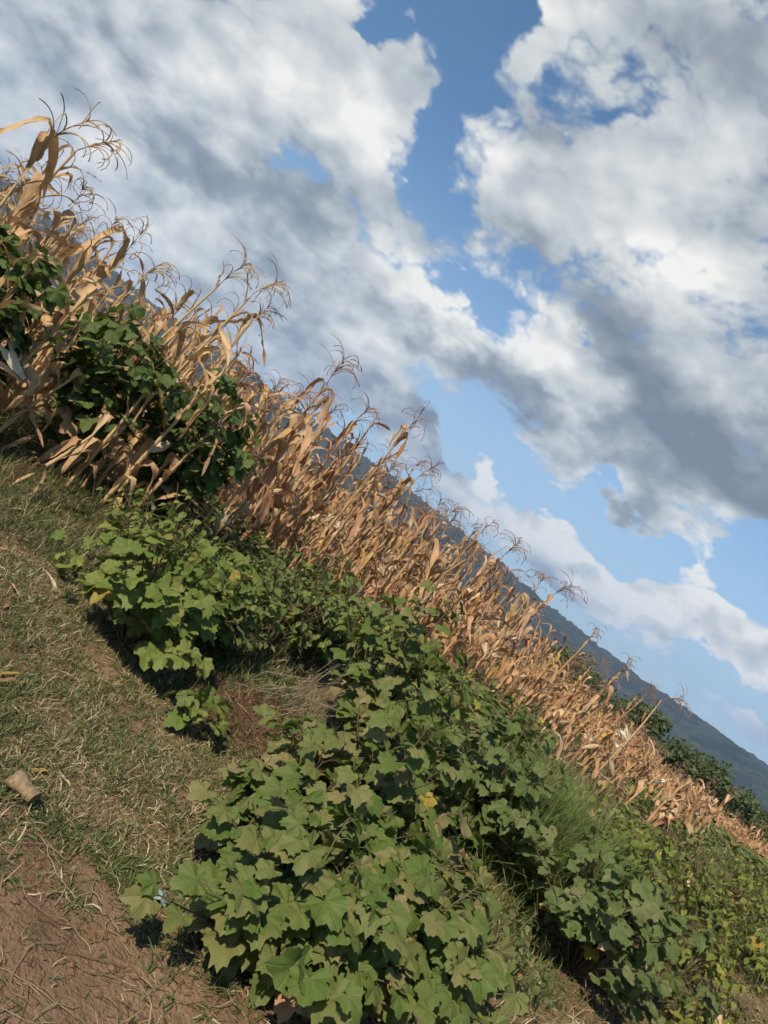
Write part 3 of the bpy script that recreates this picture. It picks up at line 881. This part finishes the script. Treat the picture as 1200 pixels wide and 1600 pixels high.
def frame(tip, nor):
    x = Vector(tip).normalized()
    z = Vector(nor); z = (z - x * z.dot(x))
    if z.length < 1e-4: z = x.orthogonal()
    z.normalize()
    y = z.cross(x)
    return Matrix(((x.x, y.x, z.x), (x.y, y.y, z.y), (x.z, y.z, z.z)))
def weed(name, label, x, y, height, radius, nbranch, nleaf, size, leafmat, stemmat, seed, cat='weed', yellow=.01, zbase=None, flat=.55, group=None, face=(0, 0, 0), skew=(0, 0), tmin=.25, small=.5):
    rng = np.random.default_rng(seed)
    z = Hs(x, y)
    root = bpy.data.objects.new(name, None)
    root.empty_display_size = .1
    COL.objects.link(root)
    root.location = (x, y, z - .01)
    tag(root, label, cat, group)
    st = MB()
    branches = []
    for i in range(nbranch):
        a = 2 * PI * (i * .618) + rng.normal(0, .25)
        rr_ = radius * math.sqrt((i + .5) / nbranch) * rng.uniform(.85, 1.1)
        ex = rr_ * math.cos(a) + skew[0]; ey = rr_ * math.sin(a) + skew[1]
        ez = height * (1 - flat * (rr_ / radius) ** 2) * rng.uniform(.82, 1.06)
        m = np.array([ex * .35, ey * .35, ez * .62])
        e = np.array([ex, ey, ez])
        ts = np.linspace(0, 1, 7)
        P = np.array([2 * t * (1 - t) * m + t * t * e for t in ts])
        P[1:-1] += rng.normal(0, .012 * height, (5, 3))
        v, f, u = tube(P, np.linspace(.008, .0025, 7) * (.6 + .5 * height), 5, False)
        st.add(v, f, u, rng.random())
        branches.append(P)
    ts7 = np.linspace(0, 1, 7)
    for j in range(nleaf):
        P = branches[j % nbranch]
        t = tmin + (1 - tmin) * rng.random() ** .7
        p = np.array([np.interp(t, ts7, P[:, k]) for k in range(3)])
        out = np.array([p[0] - skew[0] * t, p[1] - skew[1] * t, 0.0]); out /= np.linalg.norm(out) + 1e-6
        a = rng.uniform(0, 2 * PI)
        d = np.array([math.cos(a), math.sin(a), rng.uniform(-.1, .9)]) + out * .8
        d /= np.linalg.norm(d)
        pl = size * rng.uniform(.4, 1.1) * (1.15 - .6 * t)
        q = p + d * pl
        q[2] = max(q[2], .035)
        v, f, u = tube([p, (p + q) / 2 + np.array([0, 0, .01]), q], [.0028, .0022, .0018], 3, False)
        st.add(v, f, u, rng.random())
        tip = d * np.array([1, 1, 0]) + out * .3 + np.array([0, 0, rng.uniform(-.95, .05)]) + np.array(face) * .5
        nor = np.array([0, 0, 1.0]) + out * rng.uniform(.1, .7) + rng.normal(0, .38, 3) + np.array(face) * .7
        sc = size * rng.uniform(.65, 1.2) * (1 - small * t)
        mt = 'yellow_leaf' if rng.random() < yellow * .5 else leafmat
        if t < .5 and rng.random() < .07: mt = 'dead_leaf'
        ml = WLM[mt]
        # keep the blade above the soil
        tipz = q[2] + sc * Vector(tip).normalized().z
        if tipz < .02: q[2] += .02 - tipz
        ob('leaf', ml[int(rng.integers(len(ml)))], root, mw=Matrix.Translation(q) @ frame(tip, nor).to_4x4() @ Matrix.Scale(sc, 4))
    ob('stem', st.mesh('stem', stemmat), root)
    return root

weed('broadleaf_weed', 'largest broad-leaved green weed, nearest the camera at bottom centre', .53, 2.64, .55, .57, 34, 298, .122, 'weed_leaf', M['stem_green'], 1, face=(-.35, -.55, .25), yellow=.004, small=.40, flat=.6)
weed('broadleaf_weed', 'broad-leaved green weed joined to the right side of the largest one', .98, 2.92, .55, .54, 30, 296, .118, 'weed_leaf', M['stem_green'], 16, face=(-.35, -.5, .25), yellow=.006, small=.4, flat=.55)
weed('broadleaf_weed', 'bushy weed just behind the largest one, right of the brown mound', .42, 3.20, .62, .47, 24, 280, .112, 'weed_leaf', M['stem_brown'], 18, face=(-.3, -.4, .2), small=.4, flat=.5)
weed('broadleaf_weed', 'low oval-leaved weed between the brown mound and the dry corn', -.50, 4.95, .62, .52, 18, 260, .085, 'ovate_dark', M['stem_brown'], 19, flat=.4)
weed('broadleaf_weed', 'low oval-leaved weed under the leaning corn stalks at left', -1.30, 5.65, .50, .55, 18, 260, .085, 'ovate_bright', M['stem_brown'], 20, flat=.4)
weed('low_weed', 'small oval-leaved yellowish weed at the right foot of the grey-green bush', 2.95, 4.15, .30, .40, 14, 190, .075, 'ovate_field', M['stem_green'], 26, flat=.4)
weed('low_weed', 'small oval-leaved yellowish weed at the bottom right corner', 3.35, 4.45, .32, .42, 14, 190, .075, 'ovate_field', M['stem_green'], 27, flat=.4)
weed('broadleaf_weed', 'light green lobed weed right of the left-hand clump, before the corn', -.50, 4.85, .72, .42, 15, 180, .11, 'bright_leaf', M['stem_brown'], 21, flat=.4, face=(-.2, -.3, .2))
weed('broadleaf_weed', 'low oval-leaved weed in the gap right of the foreground weeds', 1.58, 3.55, .36, .42, 16, 220, .07, 'ovate_dark', M['stem_green'], 22, flat=.4)
weed('broadleaf_weed', 'green weed at the corn foot between mound and tall central weed', .12, 5.75, .85, .45, 15, 200, .105, 'bright_leaf', M['stem_brown'], 23, flat=.4, face=(-.2, -.3, .2))
weed('broadleaf_weed', 'green weed with pointed lobed leaves right behind the large foreground weed', .72, 3.65, .80, .62, 20, 260, .135, 'weed_leaf', M['stem_brown'], 2, face=(-.3, -.4, .2), yellow=.012)
weed('broadleaf_weed', 'tall branching green weed in the centre before the dry corn', .62, 4.75, 1.22, .62, 22, 280, .125, 'weed_leaf', M['stem_brown'], 3, face=(-.2, -.3, .2), flat=.45)
weed('broadleaf_weed', 'green weed with red-brown stems reaching over the corn edge, right of centre', 1.50, 4.8, .88, .60, 18, 250, .115, 'bush_leaf', M['stem_brown'], 4, face=(-.2, -.3, .2))
weed('broadleaf_weed', 'light green weed on the grass left of the brown mound', -.75, 4.25, .78, .60, 18, 220, .135, 'bright_leaf', M['stem_brown'], 5, face=(-.2, -.35, .2), yellow=.02)
weed('broadleaf_weed', 'upright green weed rising behind the light green one at left', -1.0, 5.0, .85, .42, 13, 170, .105, 'ovate_bright', M['stem_brown'], 6, flat=.35)
weed('broadleaf_weed', 'green weed along the corn edge left of the tall central one', -.15, 5.5, .95, .6, 18, 260, .105, 'ovate_dark', M['stem_brown'], 7, flat=.4)
weed('weed_seedling', 'small weed seedling with few leaves on grass beside the brown mound', -.20, 3.85, .30, .16, 5, 12, .10, 'bright_leaf', M['stem_green'], 8, small=.3)
weed('weed_seedling', 'tiny yellow-green seedling with few roundish leaves on grass at left', -1.42, 4.7, .14, .16, 4, 5, .085, 'lime_leaf', M['stem_green'], 9, small=.2)
weed('weed_seedling', 'small seedling with few roundish leaves at bottom right of the foreground weed', 1.55, 3.1, .14, .08, 3, 4, .08, 'bright_leaf', M['stem_green'], 10, small=.2)
weed('leafy_bush', 'dense grey-green leafy bush at lower right', 2.25, 4.15, .78, .72, 26, 298, .125, 'bush_leaf', M['stem_brown'], 11, face=(-.2, -.35, .2), cat='bush')
weed('leafy_bush', 'smaller green bush behind the grey-green one at right', 2.85, 5.2, .72, .60, 20, 290, .10, 'ovate_field', M['stem_brown'], 12, cat='bush', flat=.4)
weed('leafy_shrub', 'dark green shrub among corn at the left edge', SHRUBS[0][0], SHRUBS[0][1], 1.52, .45, 16, 280, .15, 'shrub_leaf', M['stem_brown'], 13, cat='shrub', flat=.3, tmin=.15, small=.35)
weed('leafy_shrub', 'dark green shrub inside the left corn clump', SHRUBS[1][0], SHRUBS[1][1], 1.50, .62, 22, 298, .155, 'shrub_leaf', M['stem_brown'], 14, cat='shrub', flat=.3, tmin=.15, small=.35, yellow=.015)
weed('leafy_shrub', 'tall dark green shrub behind two leaning corn stalks', SHRUBS[2][0], SHRUBS[2][1], 1.42, .60, 24, 298, .155, 'shrub_leaf', M['stem_brown'], 15, cat='shrub', flat=.3, tmin=.12, small=.35)
low = [(3.3, 5.0, .48, 'yellow-green low weed nearest the grey-green bush at right'), (4.3, 5.9, .45, 'yellow-green low weed at the right edge, lowest of the patch'), (3.7, 6.4, .45, 'yellow-green low weed in the middle of the right-hand patch'),
       (4.9, 7.3, .42, 'yellow-green low weed at the right edge, second of the patch'), (5.9, 8.6, .38, 'small yellow-green weed at the right edge just before the far corn'), (2.7, 6.4, .50, 'low green weed between feathery grass and right-hand corn stubble')]
for i, (x, y, h, lab) in enumerate(low):
    weed('low_weed', lab, x, y, h, .62, 16, 240, .095, 'ovate_field', M['stem_green'], 40 + i, yellow=.05, flat=.4)

# ------------------------------------------------------------------ far trees
def tree_meshes(seed, n=1500):
    rng = np.random.default_rng(seed)
    clumps = []
    for i in range(16):
        a = rng.uniform(0, 2 * PI); r = rng.uniform(0, 1) ** .6
        clumps.append((r * math.cos(a) * .42, r * math.sin(a) * .42, rng.uniform(.38, .92), rng.uniform(.13, .24)))
    V, F, T = [], [], []
    for i in range(n):
        cx, cy, cz, cr = clumps[int(rng.integers(len(clumps)))]
        d = rng.normal(0, 1, 3); d /= np.linalg.norm(d)
        p = np.array([cx, cy, cz]) + d * cr * rng.uniform(.55, 1.0)
        s = rng.uniform(.018, .045)
        a, b = rng.normal(0, 1, 3), rng.normal(0, 1, 3)
        a /= np.linalg.norm(a); b -= a * a.dot(b); b /= np.linalg.norm(b)
        k = len(V)
        V += [p + a * s, p + b * s * .7, p - a * s, p - b * s * .7]
        F.append((k, k + 1, k + 2, k + 3))
        c = np.array((.075, .11, .036)) * rng.uniform(.7, 1.3) + np.array((.02, .012, 0)) * rng.random()
        T += [c] * 4
    crown = mesh_np('crown', np.array(V), np.array(F), M['far_leaf'], tint=np.array(T), smooth=False)
    tb = MB()
    v, f, u = tube([(0, 0, -.1), (.01, .01, .2), (.0, .02, .45), (.02, 0, .7)], [.04, .03, .022, .01], 6); tb.add(v, f, u)
    for cx, cy, cz, cr in clumps[:7]:
        v, f, u = tube([(0, .01, .25), (cx * .5, cy * .5, (cz + .25) / 2 + .03), (cx, cy, cz)], [.018, .012, .006], 4); tb.add(v, f, u)
    return crown, tb.mesh('trunk', M['bark'])
TM = [tree_meshes(s) for s in range(6)]
trees = [  # u, top v, distance, width scale
    (398, -34, 104, 1.1), (424, -44, 110, 1.0), (372, -40, 118, 1.1), (480, -52, 112, 1.0), (531, -38, 106, 1.25), (515, -50, 116, 1.0), (572, -46, 112, 1.0), (600, -40, 108, 1.1), (634, -30, 106, 1.35),
    (655, -44, 114, 1.1), (680, -52, 108, 1.0), (706, -42, 110, 1.2), (735, -55, 112, 1.0), (762, -50, 108, 1.2), (790, -52, 115, 1.2), (450, -56, 118, 1.0), (345, -48, 112, 1.0), (825, -46, 110, 1.3),
]
order = ['leftmost small', 'second from left', 'round', 'low', 'dark round', 'low dark', 'mid-sized', 'broad', 'tallest broad']
for i, (u, v, y, ws) in enumerate(trees):
    x = at_u(u, y)
    zg = Hs(x, y)
    top = EYE + (v + (24 if u < 560 else 10)) / FPX * y
    h = top - zg
    t = bpy.data.objects.new('tree', None); COL.objects.link(t)
    t.location = (x, y, zg); t.rotation_euler = (0, 0, i * 1.3); t.scale = (h * ws * .95, h * ws * .95, h * 1.03)
    tag(t, 'dark green leafy tree beyond the field, before the mountain', 'tree', 'trees beyond the field edge')
    if i == 4: t['label'] = 'round dark tree right behind the lone leaning corn stalk'; del t['group']
    if i == 8: t['label'] = 'biggest of the trees at right, with broad lumpy crown'; del t['group']
    c, tr = TM[i % 6]
    ob('crown', c, t); ob('trunk', tr, t)

# ------------------------------------------------------------------ grass and litter
def blades(n, sample, length, width, colors, weights, tilt, seed, bend=1.0):
    """n ribbons of three segments; sample(rng, n) -> x, y ; returns arrays"""
    rng = np.random.default_rng(seed)
    x, y = sample(rng, n)
    n = len(x)
    z = H(x, y)
    L = rng.uniform(length[0], length[1], n); wd = rng.uniform(width[0], width[1], n)
    a = rng.uniform(0, 2 * PI, n); e = rng.uniform(tilt[0], tilt[1], n)
    db = rng.normal(0, .55, n) * bend + .45 * bend
    side = rng.normal(0, .45, n)
    P = [np.stack([x, y, z - .004], -1)]
    for s in range(3):
        ee = e - db * (s / 2.0); aa = a + side * s
        d = np.stack([np.cos(aa) * np.cos(ee), np.sin(aa) * np.cos(ee), np.sin(ee)], -1)
        P.append(P[-1] + d * (L / 3)[:, None])
    for s in range(1, 4):
        P[s][:, 2] = np.maximum(P[s][:, 2], H(P[s][:, 0], P[s][:, 1]) + .004 + .006 * rng.random(n))
    la = np.stack([-np.sin(a), np.cos(a), rng.normal(0, .4, n)], -1) * (wd / 2)[:, None]
    V = np.stack([P[0] - la, P[0] + la, P[1] - la, P[1] + la, P[2] - la * .8, P[2] + la * .8, P[3]], 1)   # n,7,3
    base = np.arange(n)[:, None] * 7
    tri = np.array([[0, 1, 3], [0, 3, 2], [2, 3, 5], [2, 5, 4], [4, 5, 6]])
    Fa = (base[:, :, None] + tri[None]).reshape(-1, 3)
    ci = rng.choice(len(colors), n, p=np.array(weights) / sum(weights))
    C = np.array(colors)[ci] * rng.uniform(.75, 1.25, n)[:, None]
    # living patches: some of the straw is still green there
    live = (fnoise(x, y, 2.1, 12) + .5 * fnoise(x, y, 5.3, 13) > .12) & (rng.random(n) < .52)
    C = np.where(live[:, None], np.array(GRN)[rng.integers(3, size=n)] * rng.uniform(.8, 1.2, n)[:, None], C)
    return V.reshape(-1, 3), Fa, np.repeat(C, 7, axis=0)
def join(parts):
    V, Fc, T, off = [], [], [], 0
    for v, f, t in parts:
        V.append(v); Fc.append(f + off); T.append(t); off += len(v)
    return np.vstack(V), np.vstack(Fc), np.vstack(T)
STRAW = [(.40, .31, .17), (.29, .215, .11), (.54, .45, .28), (.20, .14, .075)]
GRN = [(.095, .135, .036), (.13, .165, .05), (.07, .105, .03)]
def dirt_mask(x, y):
    """1 where bare soil shows: the path in front, worn patches, the brown mound"""
    d = sstep(.0, .35, 2.68 + .34 * fnoise(x, y, 3.0, 4) + .55 * np.clip(x, -9, .9) - 1.2 * np.maximum(x - .9, 0) - y + .38 * fnoise(x, y, 8, 9))
    d = np.maximum(d, .9 * np.exp(-(((x - .08) / .30) ** 2 + ((y - 4.4) / .33) ** 2) ** 2))
    d = np.maximum(d, .75 * np.exp(-(((x - 1.5) / .45) ** 2 + ((y - 2.9) / .35) ** 2) ** 2))
    d = np.maximum(d, .6 * sstep(.45, .8, fnoise(x, y, 1.9, 6)))
    return np.clip(d, 0, 1)
def region(x0, x1, y0, y1, keep):
    def f(rng, n):
        x = rng.uniform(x0, x1, n); y = rng.uniform(y0, y1, n)
        k = rng.random(n) < keep(x, y)
        # only in front of the lens, or nearly so
        k &= np.abs(x) < y * .86 + .3
        return x[k], y[k]
    return f
left_keep = lambda x, y: np.clip(1.0 - 1.1 * dirt_mask(x, y), .07, 1) * np.clip(.62 + .9 * fnoise(x, y, 6.5, 15) + .5 * fnoise(x, y, 15, 16), .22, 1)
parts = [
    blades(270000, region(-3.6, .9, 1.6, 5.4, left_keep), (.035, .09), (.0024, .0046), STRAW + GRN, [3.5, 3, 2.2, 1.5, 3.2, 3, 2.4], (.1, 1.0), 1, 1.0),
    blades(30000, region(-4.6, .2, 4.6, 8.2, lambda x, y: .9 * np.ones_like(x)), (.08, .24), (.003, .006), GRN + STRAW, [3, 3, 3, 1.5, 1.2, .6, 1], (.4, 1.3), 2, 1.0),
    blades(48000, region(.2, 5.2, 1.8, 6.5, lambda x, y: np.clip(.85 - .6 * dirt_mask(x, y), .30, 1)), (.05, .14), (.0025, .005), STRAW + GRN, [3, 3, 2, 2, 2, 2, 2], (.1, 1.1), 3, 1.0),
    blades(26000, region(-2.5, 9, 5.5, 16, lambda x, y: .8 * np.ones_like(x)), (.10, .30), (.005, .010), GRN + STRAW, [3, 3, 3, 2, 2, 1, 2], (.5, 1.3), 4, 1.0),
    blades(9000, region(-1.9, 0, 2.4, 5.2, lambda x, y: sstep(.1, .5, fnoise(x, y, 2.6, 8)) * (1 - dirt_mask(x, y))), (.06, .13), (.003, .005), GRN, [2, 2, 2], (.5, 1.2), 5, 1.0),
]
v, f, t = join(parts)
tag(ob('grass', mesh_np('grass', v, f, M['grass'], tint=t)), 'short half-dry grass with straw and green blades', 'grass', kind='stuff')
# fine feathery stand between the two bushes
def feather(cx, cy, rx, ry):
    def f(rng, n):
        a = rng.uniform(0, 2 * PI, n); r = np.sqrt(rng.random(n))
        return cx + rx * r * np.cos(a), cy + ry * r * np.sin(a)
    return f
FG = [(.10, .16, .034), (.145, .205, .048), (.20, .24, .07)]
v, f, t = join([blades(8500, feather(2.02, 5.05, .50, .50), (.25, .82), (.003, .007), FG + STRAW[:1], [1.5, 2, 2, .5], (.5, 1.5), 6, 1.1),
                blades(1600, feather(1.68, 4.0, .42, .55), (.05, .16), (.003, .006), FG + STRAW[:2], [2, 2, 1, .5, .5], (.7, 1.5), 8, .8)])
tag(ob('feathery_grass', mesh_np('feathery_grass', v, f, M['grass'], tint=t)), 'tall fine feathery green grass between the weeds and the bush', 'grass', kind='stuff')
# ground cover in the right of the field
def cover(n, sample, size, colors, weights, zr, seed):
    rng = np.random.default_rng(seed)
    x, y = sample(rng, n); n = len(x)
    z = H(x, y) + rng.uniform(0, 1, n) ** .7 * zr * (.6 + .4 * fnoise(x, y, 1.3, 7))
    a = rng.uniform(0, 2 * PI, n); s = rng.uniform(size[0], size[1], n)
    tip = np.stack([np.cos(a), np.sin(a), rng.uniform(-.8, .3, n)], -1)
    sd_ = np.stack([-np.sin(a), np.cos(a), rng.normal(0, .35, n)], -1)
    p = np.stack([x, y, z], -1)
    S = s[:, None]
    V = np.stack([p, p + tip * S * .45 + sd_ * S * .42, p + tip * S, p + tip * S * .45 - sd_ * S * .42, p + tip * S * .5 + np.array([0, 0, .12]) * S], 1)
    base = np.arange(n)[:, None] * 5
    tri = np.array([[0, 4, 1], [1, 4, 2], [2, 4, 3], [3, 4, 0]])
    Fa = (base[:, :, None] + tri[None]).reshape(-1, 3)
    ci = rng.choice(len(colors), n, p=np.array(weights) / sum(weights))
    C = np.array(colors)[ci] * rng.uniform(.75, 1.25, n)[:, None]
    return V.reshape(-1, 3), Fa, np.repeat(C, 5, axis=0)
CG = [(.10, .15, .03), (.15, .19, .04), (.21, .20, .05), (.07, .105, .025), (.42, .32, .04), (.22, .14, .06)]
def wedge(u0, u1, y0, y1, keep=None):
    def f(rng, n):
        y = y0 * (y1 / y0) ** rng.random(n); x = rng.uniform(u0, u1, n) / FPX * y
        if keep is not None:
            k = rng.random(n) < keep(x, y); x, y = x[k], y[k]
        return x, y
    return f
v, f, t = join([cover(9000, wedge(560, 960, 5.4, 12, lambda x, y: sstep(-.3, .2, fnoise(x, y, .9, 2))), (.05, .10), CG, [3, 3, 2, 3, .25, .3], .32, 1),
                cover(14000, wedge(380, 960, 13, 70, lambda x, y: sstep(-.2, .4, fnoise(x, y, .35, 5))), (.09, .22), CG, [2, 2, 2, 2, .5, 1.5], .40, 2),
                cover(9000, wedge(-250, 420, 6.0, 10, lambda x, y: .8 * np.ones_like(x)), (.05, .10), CG, [3, 3, 1, 3, .1, .6], .45, 3)])
tag(ob('ground_cover', mesh_np('ground_cover', v, f, M['far_leaf'], tint=t)), 'low green and yellowing leafy cover between the corn rows', 'plants', kind='stuff')

# dry litter between the plants: torn corn leaves
def litter():
    rng = np.random.default_rng(17); mb = MB()
    for i in range(420):
        if i < 240: x = rng.uniform(-5, 5); y = front_y(x) + rng.uniform(-.9, 1.5)
        else: y = rng.uniform(2.6, 6.0); x = rng.uniform(-.5, .8) * y
        if i >= 240 and (rng.random() < .55): continue
        v, f, u = POOL_LOW['lie'][int(rng.integers(8))]
        a = rng.uniform(0, 2 * PI); sc = rng.uniform(.35, 1.0) if i < 240 else rng.uniform(.15, .4)
        ca, sa = math.cos(a) * sc, math.sin(a) * sc
        V = v @ np.array([[ca, -sa, 0], [sa, ca, 0], [0, 0, sc * .6]]).T
        V[:, 2] -= V[:, 2].min()
        mb.add(V + np.array([x, y, Hs(x, y) + .01]), f, u, rng.random())
    return mb.mesh('leaf_litter', M['dry_leaf'])
tag(ob('leaf_litter', litter()), 'torn dry corn leaves scattered on the ground', 'litter', kind='stuff')

# straw runners over the bare soil and clods on it
def runners():
    rng = np.random.default_rng(23); V, Fc, off, T = [], [], 0, []
    for i in range(520):
        x = rng.uniform(-1.3, 1.6); y = rng.uniform(1.5, 3.0)
        a = rng.uniform(0, 2 * PI); n = 8; st_ = rng.uniform(.008, .04)
        P = []
        for k in range(n):
            P.append((x, y, Hs(x, y) + .006 + .008 * rng.random())); a += rng.normal(0, .3); x += math.cos(a) * st_; y += math.sin(a) * st_
        v, f, u = tube(P, [rng.uniform(.0009, .0018)] * n, 3, False)
        V.append(v); Fc += [tuple(q + off for q in ff) for ff in f]; off += len(v)
        T += [np.array(STRAW[int(rng.integers(3))]) * rng.uniform(.7, 1.1)] * len(v)
    return mesh_np('straw_runners', np.vstack(V), Fc, M['grass'], tint=np.array(T))
tag(ob('straw_runners', runners()), 'thin dry grass runners over the bare soil', 'straw', kind='stuff')
def clods():
    rng = np.random.default_rng(29); V, Fc = [], []
    ico = np.array([(0, 0, 1), (.9, 0, .3), (.28, .85, .35), (-.73, .53, .4), (-.7, -.55, .3), (.3, -.85, .42), (0, 0, -.5)])
    fc = [(0, 1, 2), (0, 2, 3), (0, 3, 4), (0, 4, 5), (0, 5, 1), (6, 2, 1), (6, 3, 2), (6, 4, 3), (6, 5, 4), (6, 1, 5)]
    cx = rng.uniform(-1.6, 2.2, 14000); cy = rng.uniform(1.5, 4.8, 14000)
    ok = rng.random(14000) < dirt_mask(cx, cy)
    cz = H(cx, cy)
    for x, y, zz_ in zip(cx[ok], cy[ok], cz[ok]):
        s = .0025 + .020 * rng.random() ** 5
        k = len(V)
        a = rng.uniform(0, 6); ca, sa = math.cos(a), math.sin(a)
        for p in ico * (1 + rng.normal(0, .18, (7, 3))):
            V.append((x + s * (p[0] * ca - p[1] * sa), y + s * (p[0] * sa + p[1] * ca), zz_ + s * p[2] * .7))
        Fc += [tuple(q + k for q in ff) for ff in fc]
    return mesh_np('soil_clods', np.array(V), Fc, M['clod'], smooth=False)
tag(ob('soil_clods', clods()), 'small clods and crumbs of soil', 'soil', kind='stuff')
def tuft_mass(name, cx, cy, rx, ry, n, L, cols, wts, seed, label, cat):
    v, f, t = blades(n, feather(cx, cy, rx, ry), L, (.0025, .005), cols, wts, (.05, 1.0), seed, 1.0)
    return tag(ob(name, mesh_np(name, v, f, M['grass'], tint=t)), label, cat, kind='stuff')
tuft_mass('dead_grass', .08, 4.42, .42, .36, 4200, (.05, .14), [(.20, .12, .065), (.27, .165, .09), (.15, .09, .05)], [2, 2, 1], 31, 'red-brown dead grass on the soil mound', 'grass')

# ------------------------------------------------------------------ small single things
def place(px, py): 
    x, y = ground_at(px, py); return x, y, Hs(x, y)
# crushed tan tube lying in the grass
x, y, z = place(28, 1245)
root = bpy.data.objects.new('cardboard_tube', None); COL.objects.link(root); root.location = (x, y, z + .034); root.rotation_euler = (0, .10, -.25)
tag(root, 'short crushed tan tube lying in the grass at left edge', 'tube')
V, Fc = [], []
rt = np.random.default_rng(3)
ns, sg = 9, 16
for i in range(ns):
    xx = -.055 + .11 * i / (ns - 1)
    for k in range(sg):
        th = 2 * PI * k / sg
        r = .034 * (1 + .10 * math.sin(2 * th + .5 * i) + .05 * rt.normal()) * (1 - .25 * math.exp(-((xx - .01) / .012) ** 2)) * (.93 if i in (0, ns - 1) else 1)
        V.append((xx, r * math.cos(th), .86 * r * math.sin(th)))
for i in range(ns - 1):
    for k in range(sg):
        Fc.append((i * sg + k, i * sg + (k + 1) % sg, (i + 1) * sg + (k + 1) % sg, (i + 1) * sg + k))
ob('tube_body', mesh_np('tube_body', np.array(V), Fc, M['can']), root)
for sx, m_ in ((-1, M['can_end']), (1, M['can'])):
    V = [(sx * .050, 0, 0)] + [(sx * .0535, .030 * math.cos(2 * PI * k / sg), .026 * math.sin(2 * PI * k / sg)) for k in range(sg)]
    ob('end_cap', mesh_np('end_cap', np.array(V), [(0, 1 + k, 1 + (k + 1) % sg) for k in range(sg)], m_, smooth=False), root)
# fallen husks and leaves that stand out on the grass
fallen = [(60, 900, 0, 'pale split corn stalk piece lying on grass at left edge', .62, 'husk', -.35), (85, 765, 1, 'cream husk lying on grass below the red leaf', .8, 'husk', .5), (110, 835, 2, 'rust-brown crumpled leaf on grass at left', .6, 'dry', 1.9),
          (145, 835, 3, 'pale papery husk beside the rust-brown leaf', .55, 'husk', .6), (838, 1550, 1, 'straw-coloured stalk stub on bare soil at bottom right', .6, 'husk', 1.25), (690, 1590, 4, 'brown dead leaf at bottom edge below the foreground weed', .55, 'dry', .2),
          (745, 1575, 5, 'tan curled dead leaf at bottom, right of the foreground weed', .35, 'dry', 1.0)]
for px, py, k, lab, sc, kind, rz in fallen:
    x, y, z = place(px, py)
    me = PALE_LIE[k % 4] if kind == 'husk' else POOL['lie'][k]
    o = ob('fallen_husk' if kind == 'husk' else 'fallen_leaf', me, None, mw=Matrix.Translation((x, y, z + .035)) @ Matrix.Rotation(rz, 4, 'Z') @ Matrix.Scale(sc, 4))
    tag(o, lab, 'husk' if kind == 'husk' else 'dead leaf')
# grey dead twigs by the mound
x, y, z = place(405, 1090)
tw = MB(); rt = np.random.default_rng(8)
for i in range(24):
    a = rt.normal(.7, .9); L = rt.uniform(.35, .75)
    p0 = np.array([rt.normal(0, .10), rt.normal(0, .07), 0])
    d = np.array([math.cos(a) * .75, .1 * rt.normal(), rt.uniform(.35, .9)])
    v, f, u = tube([p0, p0 + d * L * .3 + rt.normal(0, .03, 3), p0 + d * L * .65 + rt.normal(0, .05, 3), p0 + d * L + rt.normal(0, .05, 3)], [.0035, .003, .002, .0012], 4); tw.add(v, f, u)
tag(ob('dead_twigs', tw.mesh('dead_twigs', M['grey_twig']), loc=(x, y, z)), 'bundle of brown-grey dead twigs leaning beside the brown mound', 'twigs')
# teal tangle and foil scrap
x, y, z = place(630, 1560)
tw = MB()
for i in range(14):
    P = [np.array([.02 * math.cos(k * 1.3 + i) + rt.normal(0, .008), .02 * math.sin(k * 1.1 + i * 2) + rt.normal(0, .008), .012 + .012 * math.sin(k * .9 + i)]) for k in range(8)]
    v, f, u = tube(P, [.0012] * 8, 3); tw.add(v, f, u)
tag(ob('thread_tangle', tw.mesh('thread_tangle', M['teal']), loc=(x, y, z)), 'small tangle of teal plastic thread at the bottom edge', 'thread')
x, y, z = place(228, 1412)
V = [(0, 0, .01), (.03, .004, .025), (.06, 0, .012), (0, .03, .03), (.03, .034, .04), (.055, .03, .02), (.004, .055, .012), (.03, .06, .028), (.05, .052, .01)]
Fc = [(0, 1, 4, 3), (1, 2, 5, 4), (3, 4, 7, 6), (4, 5, 8, 7)]
tag(ob('wrapper_scrap', mesh_np('wrapper_scrap', np.array(V), Fc, M['foil'], smooth=False), loc=(x, y, z)), 'crumpled bluish wrapper scrap beside the foreground weed', 'wrapper')
# yellow-green mossy cushion on the path edge
x, y, z = place(195, 1370)
tuft_mass('moss_cushion', x, y, .13, .10, 2600, (.012, .03), [(.15, .14, .03), (.21, .18, .05), (.10, .10, .03)], [2, 2, 1], 37, 'yellow-green mossy patch at the edge of the bare soil', 'moss')

# ------------------------------------------------------------------ air between here and the mountain
HB = bpy.data.meshes.new('haze')
x0, x1, y0, y1, z0, z1 = -6500, 6500, -900, 6900, -64, 420
HB.from_pydata([(x0, y0, z0), (x1, y0, z0), (x1, y1, z0), (x0, y1, z0), (x0, y0, z1), (x1, y0, z1), (x1, y1, z1), (x0, y1, z1)], [],
               [(0, 3, 2, 1), (4, 5, 6, 7), (0, 1, 5, 4), (1, 2, 6, 5), (2, 3, 7, 6), (3, 0, 4, 7)])
m, t = mat('haze')
pv_ = t.node('ShaderNodeVolumePrincipled')
pv_.inputs['Color'].default_value = (.46, .66, 1.0, 1)
pv_.inputs['Density'].default_value = HAZE = .00012
pv_.inputs['Anisotropy'].default_value = 0.0
o = t.node('ShaderNodeOutputMaterial'); t.l.new(pv_.outputs[0], o.inputs['Volume'])
HB.materials.append(m)
tag(ob('haze', HB), 'thin blue haze in the air before the mountain', kind='stuff')
